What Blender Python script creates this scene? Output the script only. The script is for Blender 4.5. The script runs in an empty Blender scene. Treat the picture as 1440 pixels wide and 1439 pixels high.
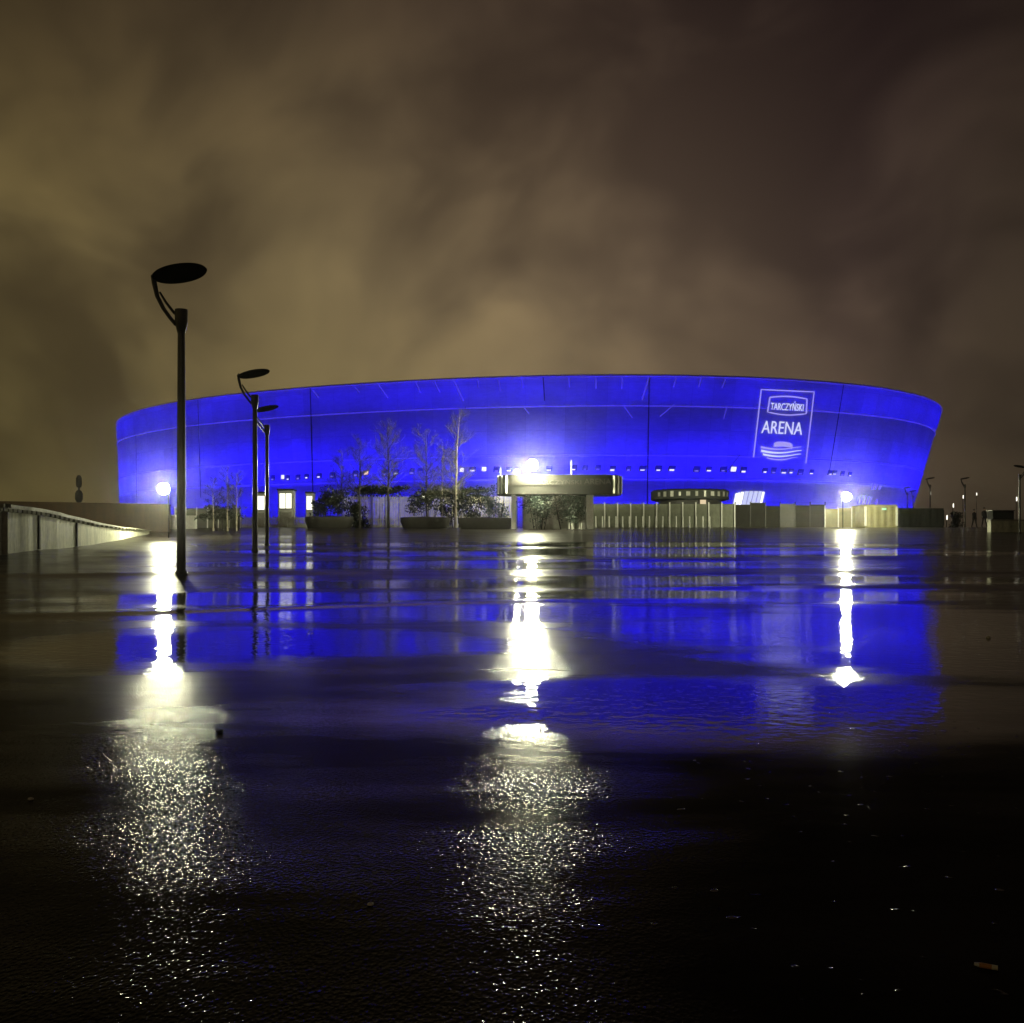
import bpy, bmesh, math, random
from mathutils import Vector, Matrix

random.seed(7)
C = bpy.context.scene.collection
SC = bpy.context.scene
PI = math.pi

# ------------------------------------------------------------------ camera
HOR, F, CAMZ = 765.0, 1440.0, 0.7          # horizon row, focal length in photo pixels, eye height (m)
cam_d = bpy.data.cameras.new("camera")
cam = bpy.data.objects.new("camera", cam_d)
C.objects.link(cam)
cam.location = (0, 0, CAMZ)
cam.rotation_euler = (PI / 2, 0, 0)
cam_d.sensor_fit = 'HORIZONTAL'
cam_d.sensor_width = 36.0
cam_d.lens = 36.0 * F / 1440.0
cam_d.shift_y = (HOR - 719.5) / 1440.0
cam_d.clip_start = 0.05
cam_d.clip_end = 9000
SC.camera = cam

# ------------------------------------------------------------------ view + render settings
SC.view_settings.view_transform = 'Standard'
SC.view_settings.look = 'None'
SC.view_settings.exposure = 0.0
SC.view_settings.gamma = 1.0
SC.render.engine = 'CYCLES'
cy = SC.cycles
cy.use_denoising = True
cy.use_light_tree = True
cy.max_bounces = 6
cy.diffuse_bounces = 2
cy.glossy_bounces = 3
cy.transmission_bounces = 4
cy.volume_bounces = 0
cy.sample_clamp_indirect = 6.0
cy.sample_clamp_direct = 0.0
cy.blur_glossy = 0.0
cy.caustics_reflective = False
cy.caustics_refractive = False


# ------------------------------------------------------------------ node helpers
class NT:
    def __init__(s, tree):
        s.t = tree
        s.n = tree.nodes
        s.l = tree.links

    def node(s, kind, **kw):
        n = s.n.new(kind)
        for k, v in kw.items():
            setattr(n, k, v)
        return n

    def put(s, sock, v):
        if hasattr(v, 'is_output') or isinstance(v, bpy.types.NodeSocket):
            s.l.new(v, sock)
        else:
            sock.default_value = v

    def math(s, op, a, b=0.0, c=None, clamp=False):
        n = s.node('ShaderNodeMath', operation=op, use_clamp=clamp)
        s.put(n.inputs[0], a)
        s.put(n.inputs[1], b)
        if c is not None:
            s.put(n.inputs[2], c)
        return n.outputs[0]

    def vmath(s, op, a, b=(0, 0, 0)):
        n = s.node('ShaderNodeVectorMath', operation=op)
        s.put(n.inputs[0], a)
        s.put(n.inputs[1], b)
        return n.outputs[0]

    def noise(s, vec, scale, detail=3.0, rough=0.5, dist=0.0):
        n = s.node('ShaderNodeTexNoise')
        if vec is not None:
            s.put(n.inputs['Vector'], vec)
        n.inputs['Scale'].default_value = scale
        n.inputs['Detail'].default_value = detail
        n.inputs['Roughness'].default_value = rough
        n.inputs['Distortion'].default_value = dist
        return n.outputs['Fac']

    def ramp(s, fac, stops, interp='LINEAR'):
        n = s.node('ShaderNodeValToRGB')
        n.color_ramp.interpolation = interp
        e = n.color_ramp.elements
        while len(e) < len(stops):
            e.new(0.5)
        for el, (p, c) in zip(e, stops):
            el.position = p
            el.color = tuple(c) + (1,) if len(c) == 3 else c
        s.put(n.inputs[0], fac)
        return n.outputs[0]

    def smooth(s, v, a, b):
        n = s.node('ShaderNodeMapRange', interpolation_type='SMOOTHSTEP', clamp=True)
        s.put(n.inputs[0], v)
        n.inputs[1].default_value = a
        n.inputs[2].default_value = b
        return n.outputs[0]

    def mix(s, fac, a, b):
        n = s.node('ShaderNodeMix', data_type='RGBA')
        s.put(n.inputs[0], fac)
        s.put(n.inputs[6], a if not isinstance(a, tuple) else tuple(a) + (1,))
        s.put(n.inputs[7], b if not isinstance(b, tuple) else tuple(b) + (1,))
        return n.outputs[2]


# ------------------------------------------------------------------ world: low cloud lit brown by the city
world = bpy.data.worlds.new("World")
SC.world = world
world.use_nodes = True
w = NT(world.node_tree)
w.n.clear()
tc = w.node('ShaderNodeTexCoord')
dirv = tc.outputs['Generated']
sep = w.node('ShaderNodeSeparateXYZ')
w.l.new(dirv, sep.inputs[0])
dx, dy, dz = sep.outputs
zz = w.math('MAXIMUM', dz, 0.0)
den = w.math('ADD', w.math('MULTIPLY', zz, 0.45), 0.55)
comb = w.node('ShaderNodeCombineXYZ')
w.l.new(w.math('DIVIDE', dx, den), comb.inputs[0])
w.l.new(w.math('DIVIDE', dy, den), comb.inputs[1])
w.l.new(w.math('ADD', w.math('DIVIDE', dz, den), 71.4), comb.inputs[2])  # SEED
warp = w.node('ShaderNodeTexNoise')
w.l.new(comb.outputs[0], warp.inputs['Vector'])
warp.inputs['Scale'].default_value = 0.9
warp.inputs['Detail'].default_value = 3
wv = w.vmath('MULTIPLY', w.vmath('SUBTRACT', warp.outputs['Color'], (.5, .5, .5)), (0.9, 0.9, 0.9))
pv = w.vmath('ADD', comb.outputs[0], wv)
mapn = w.node('ShaderNodeMapping')
w.l.new(pv, mapn.inputs[0])
mapn.inputs['Rotation'].default_value = (0, 0.6, 0)
mapn.inputs['Scale'].default_value = (0.8, 1.0, 1.5)
n1 = w.noise(mapn.outputs[0], 2.0, 4, 0.5)
n2 = w.noise(pv, 4.5, 4, 0.5)
cl = w.math('ADD', w.math('MULTIPLY', n1, 0.72), w.math('MULTIPLY', n2, 0.28))
cl = w.smooth(cl, 0.37, 0.63)
# the light dome of the town: strongest low down and ahead-left, weak overhead
lowc = w.ramp(zz, [(0.0, (0.085, 0.070, 0.040)), (0.10, (0.125, 0.100, 0.056)), (0.25, (0.138, 0.107, 0.064)),
                   (0.37, (0.085, 0.063, 0.040)), (0.47, (0.044, 0.031, 0.022)), (0.6, (0.010, 0.008, 0.006)), (1.0, (0.004, 0.0035, 0.003))])
side = w.ramp(w.math('ADD', w.math('MULTIPLY', dx, 1.0), 0.5),
              [(0.0, (0.70, 0.69, 0.46)), (0.12, (0.82, 0.80, 0.58)), (0.32, (1.02, 1.0, 0.86)), (0.48, (1.22, 1.16, 1.10)), (0.63, (1.08, 1.0, 1.06)), (0.80, (0.54, 0.47, 0.60)), (0.92, (0.36, 0.33, 0.38)), (1.0, (0.30, 0.28, 0.33))])
sky = w.node('ShaderNodeMix', data_type='RGBA', blend_type='MULTIPLY')
sky.inputs[0].default_value = 1
w.l.new(lowc, sky.inputs[6])
w.l.new(side, sky.inputs[7])
cloud = w.ramp(cl, [(0.0, (0.52, 0.49, 0.52)), (0.5, (1.03, 1.00, 0.97)), (1.0, (1.60, 1.55, 1.40))])
sky2 = w.node('ShaderNodeMix', data_type='RGBA', blend_type='MULTIPLY')
sky2.inputs[0].default_value = 1
w.l.new(sky.outputs[2], sky2.inputs[6])
w.l.new(cloud, sky2.inputs[7])
bgn = w.node('ShaderNodeBackground')
w.l.new(sky2.outputs[2], bgn.inputs[0])
bgn.inputs[1].default_value = 1.0
wo = w.node('ShaderNodeOutputWorld')
w.l.new(bgn.outputs[0], wo.inputs[0])


# ------------------------------------------------------------------ materials
def new_mat(name):
    m = bpy.data.materials.new(name)
    m.use_nodes = True
    t = NT(m.node_tree)
    t.n.clear()
    out = t.node('ShaderNodeOutputMaterial')
    return m, t, out


def pmat(name, col, rough=0.6, metal=0.0, vary=0.25, scale=6.0, bump=0.0, spec=0.5, wet=0.0, trans=0.0):
    """Principled surface with a procedural unevenness of colour, roughness and relief."""
    m, t, out = new_mat(name)
    p = t.node('ShaderNodeBsdfPrincipled')
    tcn = t.node('ShaderNodeTexCoord')
    v = tcn.outputs['Object']
    n = t.noise(v, scale, 5, 0.6)
    lo = tuple(c * (1 - vary) for c in col)
    hi = tuple(min(1, c * (1 + vary)) for c in col)
    t.put(p.inputs['Base Color'], t.ramp(n, [(0.25, lo), (0.75, hi)]))
    t.put(p.inputs['Roughness'], t.math('ADD', t.math('MULTIPLY', t.noise(v, scale * 2.3, 3), 0.25), rough - 0.12, clamp=True))
    p.inputs['Metallic'].default_value = metal
    p.inputs['Specular IOR Level'].default_value = spec
    if wet:
        p.inputs['Coat Weight'].default_value = wet
        p.inputs['Coat Roughness'].default_value = 0.12
    if bump:
        b = t.node('ShaderNodeBump')
        b.inputs['Strength'].default_value = 0.6
        b.inputs['Distance'].default_value = bump
        t.put(b.inputs['Height'], t.noise(v, scale * 5, 4))
        t.l.new(b.outputs[0], p.inputs['Normal'])
    t.l.new(p.outputs[0], out.inputs[0])
    return m


def emit(name, col, strength):
    m, t, out = new_mat(name)
    e = t.node('ShaderNodeEmission')
    e.inputs[0].default_value = tuple(col) + (1,)
    e.inputs[1].default_value = strength
    t.l.new(e.outputs[0], out.inputs[0])
    return m


def streaked(name, col, col2, rough=0.7):
    """Concrete with run-down stains."""
    m, t, out = new_mat(name)
    p = t.node('ShaderNodeBsdfPrincipled')
    tcn = t.node('ShaderNodeTexCoord')
    mp = t.node('ShaderNodeMapping')
    t.l.new(tcn.outputs['Object'], mp.inputs[0])
    mp.inputs['Scale'].default_value = (1.6, 1.6, 0.35)
    a = t.noise(mp.outputs[0], 1.7, 6, 0.65)
    b = t.noise(tcn.outputs['Object'], 5.0, 5, 0.6)
    k = t.math('ADD', t.math('MULTIPLY', a, 0.7), t.math('MULTIPLY', b, 0.3))
    t.put(p.inputs['Base Color'], t.ramp(k, [(0.36, col2), (0.62, col)]))
    p.inputs['Roughness'].default_value = rough
    bp = t.node('ShaderNodeBump')
    bp.inputs['Distance'].default_value = 0.01
    bp.inputs['Strength'].default_value = 0.5
    t.put(bp.inputs['Height'], b)
    t.l.new(bp.outputs[0], p.inputs['Normal'])
    t.l.new(p.outputs[0], out.inputs[0])
    return m


def leafmat(name, col):
    m, t, out = new_mat(name)
    d = t.node('ShaderNodeBsdfDiffuse')
    tr = t.node('ShaderNodeBsdfTranslucent')
    g = t.node('ShaderNodeBsdfGlossy')
    g.inputs['Roughness'].default_value = 0.35
    ni = t.node('ShaderNodeNewGeometry')
    c = t.ramp(ni.outputs['Random Per Island'], [(0, tuple(x * 0.55 for x in col)), (1, tuple(x * 1.6 for x in col))])
    t.put(d.inputs[0], c)
    t.put(tr.inputs[0], c)
    mx = t.node('ShaderNodeMixShader')
    mx.inputs[0].default_value = 0.35
    t.l.new(d.outputs[0], mx.inputs[1])
    t.l.new(tr.outputs[0], mx.inputs[2])
    mx2 = t.node('ShaderNodeMixShader')
    mx2.inputs[0].default_value = 0.06
    t.l.new(mx.outputs[0], mx2.inputs[1])
    t.l.new(g.outputs[0], mx2.inputs[2])
    t.l.new(mx2.outputs[0], out.inputs[0])
    return m


def membrane_mat():
    """White PTFE mesh: part of the light behind it comes through, part of the light on it is thrown back."""
    m, t, out = new_mat('membrane_mesh')
    tcn = t.node('ShaderNodeTexCoord')
    v = tcn.outputs['Object']
    a = t.noise(v, 0.05, 4, 0.6)
    mp = t.node('ShaderNodeMapping')
    t.l.new(v, mp.inputs[0])
    mp.inputs['Scale'].default_value = (1, 1, 4)
    b = t.noise(mp.outputs[0], 0.55, 3, 0.6)
    k = t.math('ADD', t.math('MULTIPLY', a, 0.6), t.math('MULTIPLY', b, 0.4))
    sp = t.node('ShaderNodeSeparateXYZ')
    t.l.new(v, sp.inputs[0])
    an = t.math('MULTIPLY', t.math('ARCTAN2', t.math('SUBTRACT', sp.outputs[1], 336.6), sp.outputs[0]), 24.0)
    row = t.math('MULTIPLY', sp.outputs[2], 0.19)
    wn = t.node('ShaderNodeTexWhiteNoise', noise_dimensions='2D')
    cv = t.node('ShaderNodeCombineXYZ')
    t.l.new(t.math('FLOOR', an), cv.inputs[0])
    t.l.new(t.math('FLOOR', row), cv.inputs[1])
    t.l.new(cv.outputs[0], wn.inputs['Vector'])
    k = t.math('ADD', k, t.math('MULTIPLY', t.math('SUBTRACT', wn.outputs['Value'], 0.5), 0.13))
    fx = t.math('ABSOLUTE', t.math('SUBTRACT', t.math('FRACT', an), 0.5))
    fy = t.math('ABSOLUTE', t.math('SUBTRACT', t.math('FRACT', row), 0.5))
    seam = t.math('MAXIMUM', t.smooth(fx, 0.470, 0.498), t.smooth(fy, 0.465, 0.498))
    k = t.math('SUBTRACT', k, t.math('MULTIPLY', seam, 0.12))
    col = t.ramp(k, [(0.28, (0.30, 0.30, 0.32)), (0.72, (0.78, 0.78, 0.80))])
    tr = t.node('ShaderNodeBsdfTranslucent')
    t.put(tr.inputs[0], col)
    d = t.node('ShaderNodeBsdfDiffuse')
    d.inputs[0].default_value = (0.55, 0.55, 0.57, 1)
    mx = t.node('ShaderNodeMixShader')
    mx.inputs[0].default_value = 0.42
    t.l.new(tr.outputs[0], mx.inputs[1])
    t.l.new(d.outputs[0], mx.inputs[2])
    t.l.new(mx.outputs[0], out.inputs[0])
    return m


BLUE = (0.010, 0.003, 1.0)
LAMPC = (1.0, 0.98, 0.62)
M = {}
M['membrane'] = membrane_mat()
M['led'] = emit('blue_led', BLUE, 66)
M['led_top'] = emit('blue_led_top', BLUE, 54)
M['led_mid'] = emit('blue_led_mid', BLUE, 20)
M['strut'] = emit('strut_added_glow', (0.10, 0.07, 1.0), 0.62)  # glow put into the struts and rings to draw pale lines; not lamps
M['seam'] = pmat('dark_cable_steel', (0.05, 0.05, 0.07), 0.5, vary=0.1)
M['cable'] = pmat('pale_cable_clamp', (0.75, 0.75, 0.78), 0.45, vary=0.1)
M['bowl'] = pmat('stand_concrete', (0.18, 0.18, 0.18), 0.8, scale=0.3)
M['sign'] = emit('sign_light', (0.40, 0.35, 1.0), 0.95)
M['sign_hot'] = emit('sign_light_white', (0.66, 0.68, 1.0), 1.05)
M['winlit'] = emit('lit_room', (0.62, 0.60, 1.0), 1.7)
M['winwarm'] = emit('lit_room_warm', (1.0, 0.66, 0.55), 1.1)
M['winroom'] = emit('room_in_blue_light', (0.02, 0.012, 1.0), 0.42)
M['windim'] = emit('lit_room_dim', (0.22, 0.18, 1.0), 0.9)
M['hall'] = emit('lit_hall', (0.86, 0.88, 1.0), 1.7)
M['hall_dim'] = emit('lit_hall_dim', (0.62, 0.66, 1.0), 1.0)
M['booth'] = emit('lit_booth', (1.0, 1.0, 0.80), 1.6)
M['booth_warm'] = emit('lit_booth_warm', (1.0, 0.80, 0.50), 0.8)
M['lens'] = emit('flood_lens', LAMPC, 1200)
M['lens_small'] = emit('flood_lens_small', LAMPC, 300)
M['farlamp'] = emit('far_lamp', (1.0, 0.95, 0.80), 2.5)
M['green_sign'] = emit('green_exit_light', (0.45, 1.0, 0.55), 1.2)
M['pole'] = pmat('black_painted_steel', (0.012, 0.012, 0.013), 0.35, 0.0, 0.2, 9, spec=0.5, wet=0.4)
M['glass_dark'] = pmat('dark_lamp_glass', (0.002, 0.002, 0.002), 0.8, vary=0.1, spec=0.0)
M['head'] = pmat('lamp_head_black', (0.002, 0.002, 0.002), 0.8, vary=0.1, spec=0.0)
M['steel'] = pmat('galvanised_steel', (0.48, 0.48, 0.45), 0.45, 0.3, 0.2, 8)
M['white_paint'] = pmat('white_paint', (0.78, 0.78, 0.74), 0.5, vary=0.1)
M['fence_panel'] = pmat('fence_mesh_grey', (0.15, 0.16, 0.12), 0.6, vary=0.3, scale=2)
M['slat'] = pmat('pale_wood_slat', (0.66, 0.64, 0.42), 0.6, vary=0.35, scale=3)
M['dark_metal'] = pmat('dark_cladding', (0.032, 0.032, 0.028), 0.55, 0.0, 0.25, 3)
M['facade_dark'] = pmat('pavilion_cladding', (0.034, 0.034, 0.03), 0.5, 0.0, 0.2, 2)
M['facade_pale'] = pmat('pavilion_pale_trim', (0.50, 0.52, 0.44), 0.5, vary=0.15)
M['letter'] = pmat('raised_letter_grey', (0.12, 0.115, 0.105), 0.5, vary=0.1)
M['roof_dark'] = pmat('roof_felt', (0.03, 0.035, 0.03), 0.7)
M['hoarding'] = pmat('hoarding_sheet', (0.018, 0.018, 0.013), 0.7, vary=0.4, spec=0.2, scale=1.5)
M['olive'] = pmat('olive_sheet', (0.15, 0.14, 0.07), 0.55, vary=0.3, scale=1.2, bump=0.01)
M['black_box'] = pmat('black_sheet', (0.006, 0.006, 0.005), 0.8, spec=0.1)
M['planter'] = pmat('planter_dark', (0.028, 0.026, 0.022), 0.6, vary=0.3)
M['soil'] = pmat('soil', (0.02, 0.016, 0.012), 0.9)
M['bark'] = pmat('bark', (0.05, 0.045, 0.04), 0.8, vary=0.35, scale=5, bump=0.01)
M['bark_pale'] = pmat('bark_pale', (0.42, 0.38, 0.28), 0.75, vary=0.35, scale=4, bump=0.01)
M['twig'] = pmat('twig', (0.10, 0.092, 0.08), 0.8, vary=0.3)
M['leaf_dark'] = leafmat('leaf_dark', (0.035, 0.045, 0.022))
M['leaf_grey'] = leafmat('leaf_grey', (0.11, 0.15, 0.12))
M['concrete'] = streaked('stained_concrete', (0.60, 0.60, 0.46), (0.22, 0.225, 0.16))
M['coping'] = streaked('coping_concrete', (0.30, 0.29, 0.22), (0.13, 0.12, 0.09))
M['brown_wall'] = streaked('brown_render', (0.070, 0.042, 0.018), (0.040, 0.025, 0.012), 0.85)
M['cloth'] = pmat('dark_cloth', (0.015, 0.014, 0.016), 0.9)
M['cloth2'] = pmat('dark_trousers', (0.011, 0.011, 0.013), 0.9)
M['skin'] = pmat('skin_tone', (0.32, 0.20, 0.14), 0.6)
M['hair'] = pmat('dark_hair', (0.012, 0.01, 0.009), 0.7)
M['stone'] = pmat('dark_stone', (0.03, 0.028, 0.026), 0.6, bump=0.002, scale=40)
M['stone_pale'] = pmat('pale_stone', (0.80, 0.76, 0.68), 0.6, bump=0.002, scale=40)
M['cork'] = pmat('cork_paper', (0.62, 0.28, 0.08), 0.6, scale=200)
M['paper'] = pmat('white_paper', (0.80, 0.74, 0.58), 0.6, scale=150)
M['butt_glint'] = pmat('painted_glint_white', (0.75, 0.75, 0.75), 0.15, wet=1.0)
M['mast'] = pmat('mast_brown', (0.05, 0.042, 0.03), 0.8)


# ------------------------------------------------------------------ mesh helpers
class MB:
    def __init__(s):
        s.v, s.f = [], []

    def add(s, vs, fs):
        o = len(s.v)
        s.v += [tuple(p) for p in vs]
        s.f += [tuple(i + o for i in f) for f in fs]

    def box(s, c, d, rz=0.0, taper=1.0):
        x, y, z = d[0] / 2, d[1] / 2, d[2] / 2
        vs = []
        for k, (sx, sy, sz) in enumerate([(-1, -1, -1), (1, -1, -1), (1, 1, -1), (-1, 1, -1), (-1, -1, 1), (1, -1, 1), (1, 1, 1), (-1, 1, 1)]):
            t = taper if sz > 0 else 1
            px, py = sx * x * t, sy * y * t
            vs.append((c[0] + px * math.cos(rz) - py * math.sin(rz), c[1] + px * math.sin(rz) + py * math.cos(rz), c[2] + sz * z))
        s.add(vs, [(0, 3, 2, 1), (4, 5, 6, 7), (0, 1, 5, 4), (1, 2, 6, 5), (2, 3, 7, 6), (3, 0, 4, 7)])

    def tube(s, pts, radii, n=8, cap=True):
        pts = [Vector(p) for p in pts]
        if not hasattr(radii, '__len__'):
            radii = [radii] * len(pts)
        rings = []
        prev = None
        for i, p in enumerate(pts):
            d = (pts[min(i + 1, len(pts) - 1)] - pts[max(i - 1, 0)])
            if d.length < 1e-9:
                d = Vector((0, 0, 1))
            d.normalize()
            ref = prev if prev is not None else (Vector((1, 0, 0)) if abs(d.x) < 0.9 else Vector((0, 1, 0)))
            a = (ref - d * ref.dot(d))
            if a.length < 1e-6:
                a = Vector((0, 1, 0))
            a.normalize()
            prev = a
            b = d.cross(a)
            rings.append([p + (a * math.cos(2 * PI * k / n) + b * math.sin(2 * PI * k / n)) * radii[i] for k in range(n)])
        vs = [q for r in rings for q in r]
        fs = []
        for i in range(len(pts) - 1):
            for k in range(n):
                k2 = (k + 1) % n
                fs.append((i * n + k, i * n + k2, (i + 1) * n + k2, (i + 1) * n + k))
        if cap:
            fs.append(tuple(range(n - 1, -1, -1)))
            fs.append(tuple((len(pts) - 1) * n + k for k in range(n)))
        s.add(vs, fs)

    def lathe(s, prof, c=(0, 0, 0), n=24, sx=1.0, sy=1.0):
        vs, fs = [], []
        for r, z in prof:
            for k in range(n):
                a = 2 * PI * k / n
                vs.append((c[0] + r * sx * math.cos(a), c[1] + r * sy * math.sin(a), c[2] + z))
        for i in range(len(prof) - 1):
            for k in range(n):
                k2 = (k + 1) % n
                fs.append((i * n + k, i * n + k2, (i + 1) * n + k2, (i + 1) * n + k))
        fs.append(tuple(range(n - 1, -1, -1)))
        fs.append(tuple((len(prof) - 1) * n + k for k in range(n)))
        s.add(vs, fs)

    def prism(s, outline, z0, z1):
        """closed outline of (x, y), extruded in z"""
        n = len(outline)
        vs = [(x, y, z0) for x, y in outline] + [(x, y, z1) for x, y in outline]
        fs = [tuple(range(n - 1, -1, -1)), tuple(range(n, 2 * n))]
        fs += [(k, (k + 1) % n, n + (k + 1) % n, n + k) for k in range(n)]
        s.add(vs, fs)

    def build(s, name, mat, parent=None, smooth=False, bevel=0.0, origin=None):
        me = bpy.data.meshes.new(name)
        o0 = Vector(origin) if origin is not None else Vector((0, 0, 0))
        me.from_pydata([tuple(Vector(p) - o0) for p in s.v], [], s.f)
        me.materials.append(mat)
        if smooth:
            me.polygons.foreach_set('use_smooth', [True] * len(me.polygons))
            try:
                me.set_sharp_from_angle(angle=math.radians(40))
            except Exception:
                pass
        me.update()
        o = bpy.data.objects.new(name, me)
        C.objects.link(o)
        if bevel:
            b = o.modifiers.new('bevel', 'BEVEL')
            b.width = bevel
            b.segments = 2
            b.limit_method = 'ANGLE'
        if parent is not None:
            o.parent = parent
        else:
            o.location = o0
        return o


def tag(o, label=None, cat=None, group=None, kind=None):
    if label: o['label'] = label
    if cat: o['category'] = cat
    if group: o['group'] = group
    if kind: o['kind'] = kind
    return o


def thing(name, label, cat, loc=(0, 0, 0), rz=0.0, group=None):
    o = bpy.data.objects.new(name, None)
    o.empty_display_size = 0.2
    C.objects.link(o)
    o.location = loc
    o.rotation_euler = (0, 0, rz)
    return tag(o, label, cat, group)


def copy_tree(o, parent=None):
    c = o.copy()
    C.objects.link(c)
    c.parent = parent
    for ch in list(o.children):
        copy_tree(ch, c)
    return c


def sstep(a, b, x):
    t = max(0.0, min(1.0, (x - a) / (b - a)))
    return t * t * (3 - 2 * t)


# ------------------------------------------------------------------ ground: relief of the plaza (rises gently to the fences)
PROF = [(-200, 0.0), (0, 0.02), (4, -0.01), (7, -0.02), (11, 0.0), (16, 0.05), (20, 0.10), (27, 0.26), (34, 0.46), (44, 0.64), (54, 1.00), (62, 1.34),
        (72, 1.72), (80, 1.98), (90, 2.14), (120, 2.40), (230, 3.6), (600, 5.0), (4000, 5.0)]


def prof(y):
    for i in range(len(PROF) - 1):
        y0, z0 = PROF[i]
        y1, z1 = PROF[i + 1]
        if y <= y1:
            zm = PROF[max(i - 1, 0)]
            zp = PROF[min(i + 2, len(PROF) - 1)]
            h = y1 - y0
            m0 = 0.5 * ((z1 - z0) / h + (z0 - zm[1]) / max(y0 - zm[0], 1e-6)) if i > 0 else (z1 - z0) / h
            m1 = 0.5 * ((z1 - z0) / h + (zp[1] - z1) / max(zp[0] - y1, 1e-6)) if i < len(PROF) - 2 else (z1 - z0) / h
            t = (y - y0) / h
            return ((2 * t ** 3 - 3 * t * t + 1) * z0 + (t ** 3 - 2 * t * t + t) * h * m0 + (-2 * t ** 3 + 3 * t * t) * z1 + (t ** 3 - t * t) * h * m1)
    return PROF[-1][1]


# low swells in the paving: (x, y) of the crest's two ends, height, half width
RIDGES = [((-9, 8.6), (1.2, 12.4), 0.020, 0.34), ((-16, 19.0), (2.0, 21.5), 0.040, 0.75), ((-11, 30), (0, 33), 0.05, 1.0),
          ((3.0, 15.6), (14, 14.2), 0.030, 0.50), ((4, 21), (16, 22), 0.035, 0.7), ((-2, 26), (12, 29), 0.04, 0.9),
          ((-20, 14.0), (-4, 14.6), 0.012, 0.5), ((6.0, 11.3), (16, 10.4), 0.014, 0.40), ((-12, 41), (4, 44), 0.05, 1.2), ((0, 38), (16, 37), 0.05, 1.2)]


def ground_z(x, y):
    z = prof(y)
    if 5 < y < 70:
        k = sstep(5, 12, y) * (1 - sstep(55, 70, y))
        z += k * (0.007 * math.sin(y * 1.05 + 0.30 * x + 0.9 * math.sin(0.33 * x)) + 0.010 * math.sin(y * 0.52 - 0.12 * x + 1.3)
                  + 0.006 * math.sin(0.7 * x + 0.21 * y) * sstep(8, 20, y))
        for (ax, ay), (bx, by), h, wd in RIDGES:
            t = (x - ax) / (bx - ax)
            if -0.2 < t < 1.2:
                fade = sstep(-0.2, 0.12, t) * (1 - sstep(0.8, 1.2, t))
                d = y - (ay + (by - ay) * t + 0.25 * math.sin(x * 0.8 + ay))
                z += h * fade * math.exp(-(d / wd) ** 2)
    return z


def build_ground():
    ys = [-200, -80, -30, -10, -3, -0.5]
    y = 0.3
    while y < 95:
        ys.append(y)
        y += max(0.035, y * 0.0085)
    ys += [105, 120, 140, 170, 230, 320, 450, 700, 1200, 1800]
    NX = 170
    vs, fs = [], []
    for y in ys:
        wdt = 14 + 0.85 * abs(y)
        for i in range(NX + 1):
            u = 2 * i / NX - 1
            x = wdt * (0.62 * u + 0.38 * u ** 3)
            vs.append((x, y, ground_z(x, y)))
    for r in range(len(ys) - 1):
        for i in range(NX):
            a = r * (NX + 1) + i
            fs.append((a, a + 1, a + NX + 2, a + NX + 1))
    mb = MB()
    mb.add(vs, fs)
    return mb


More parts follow.
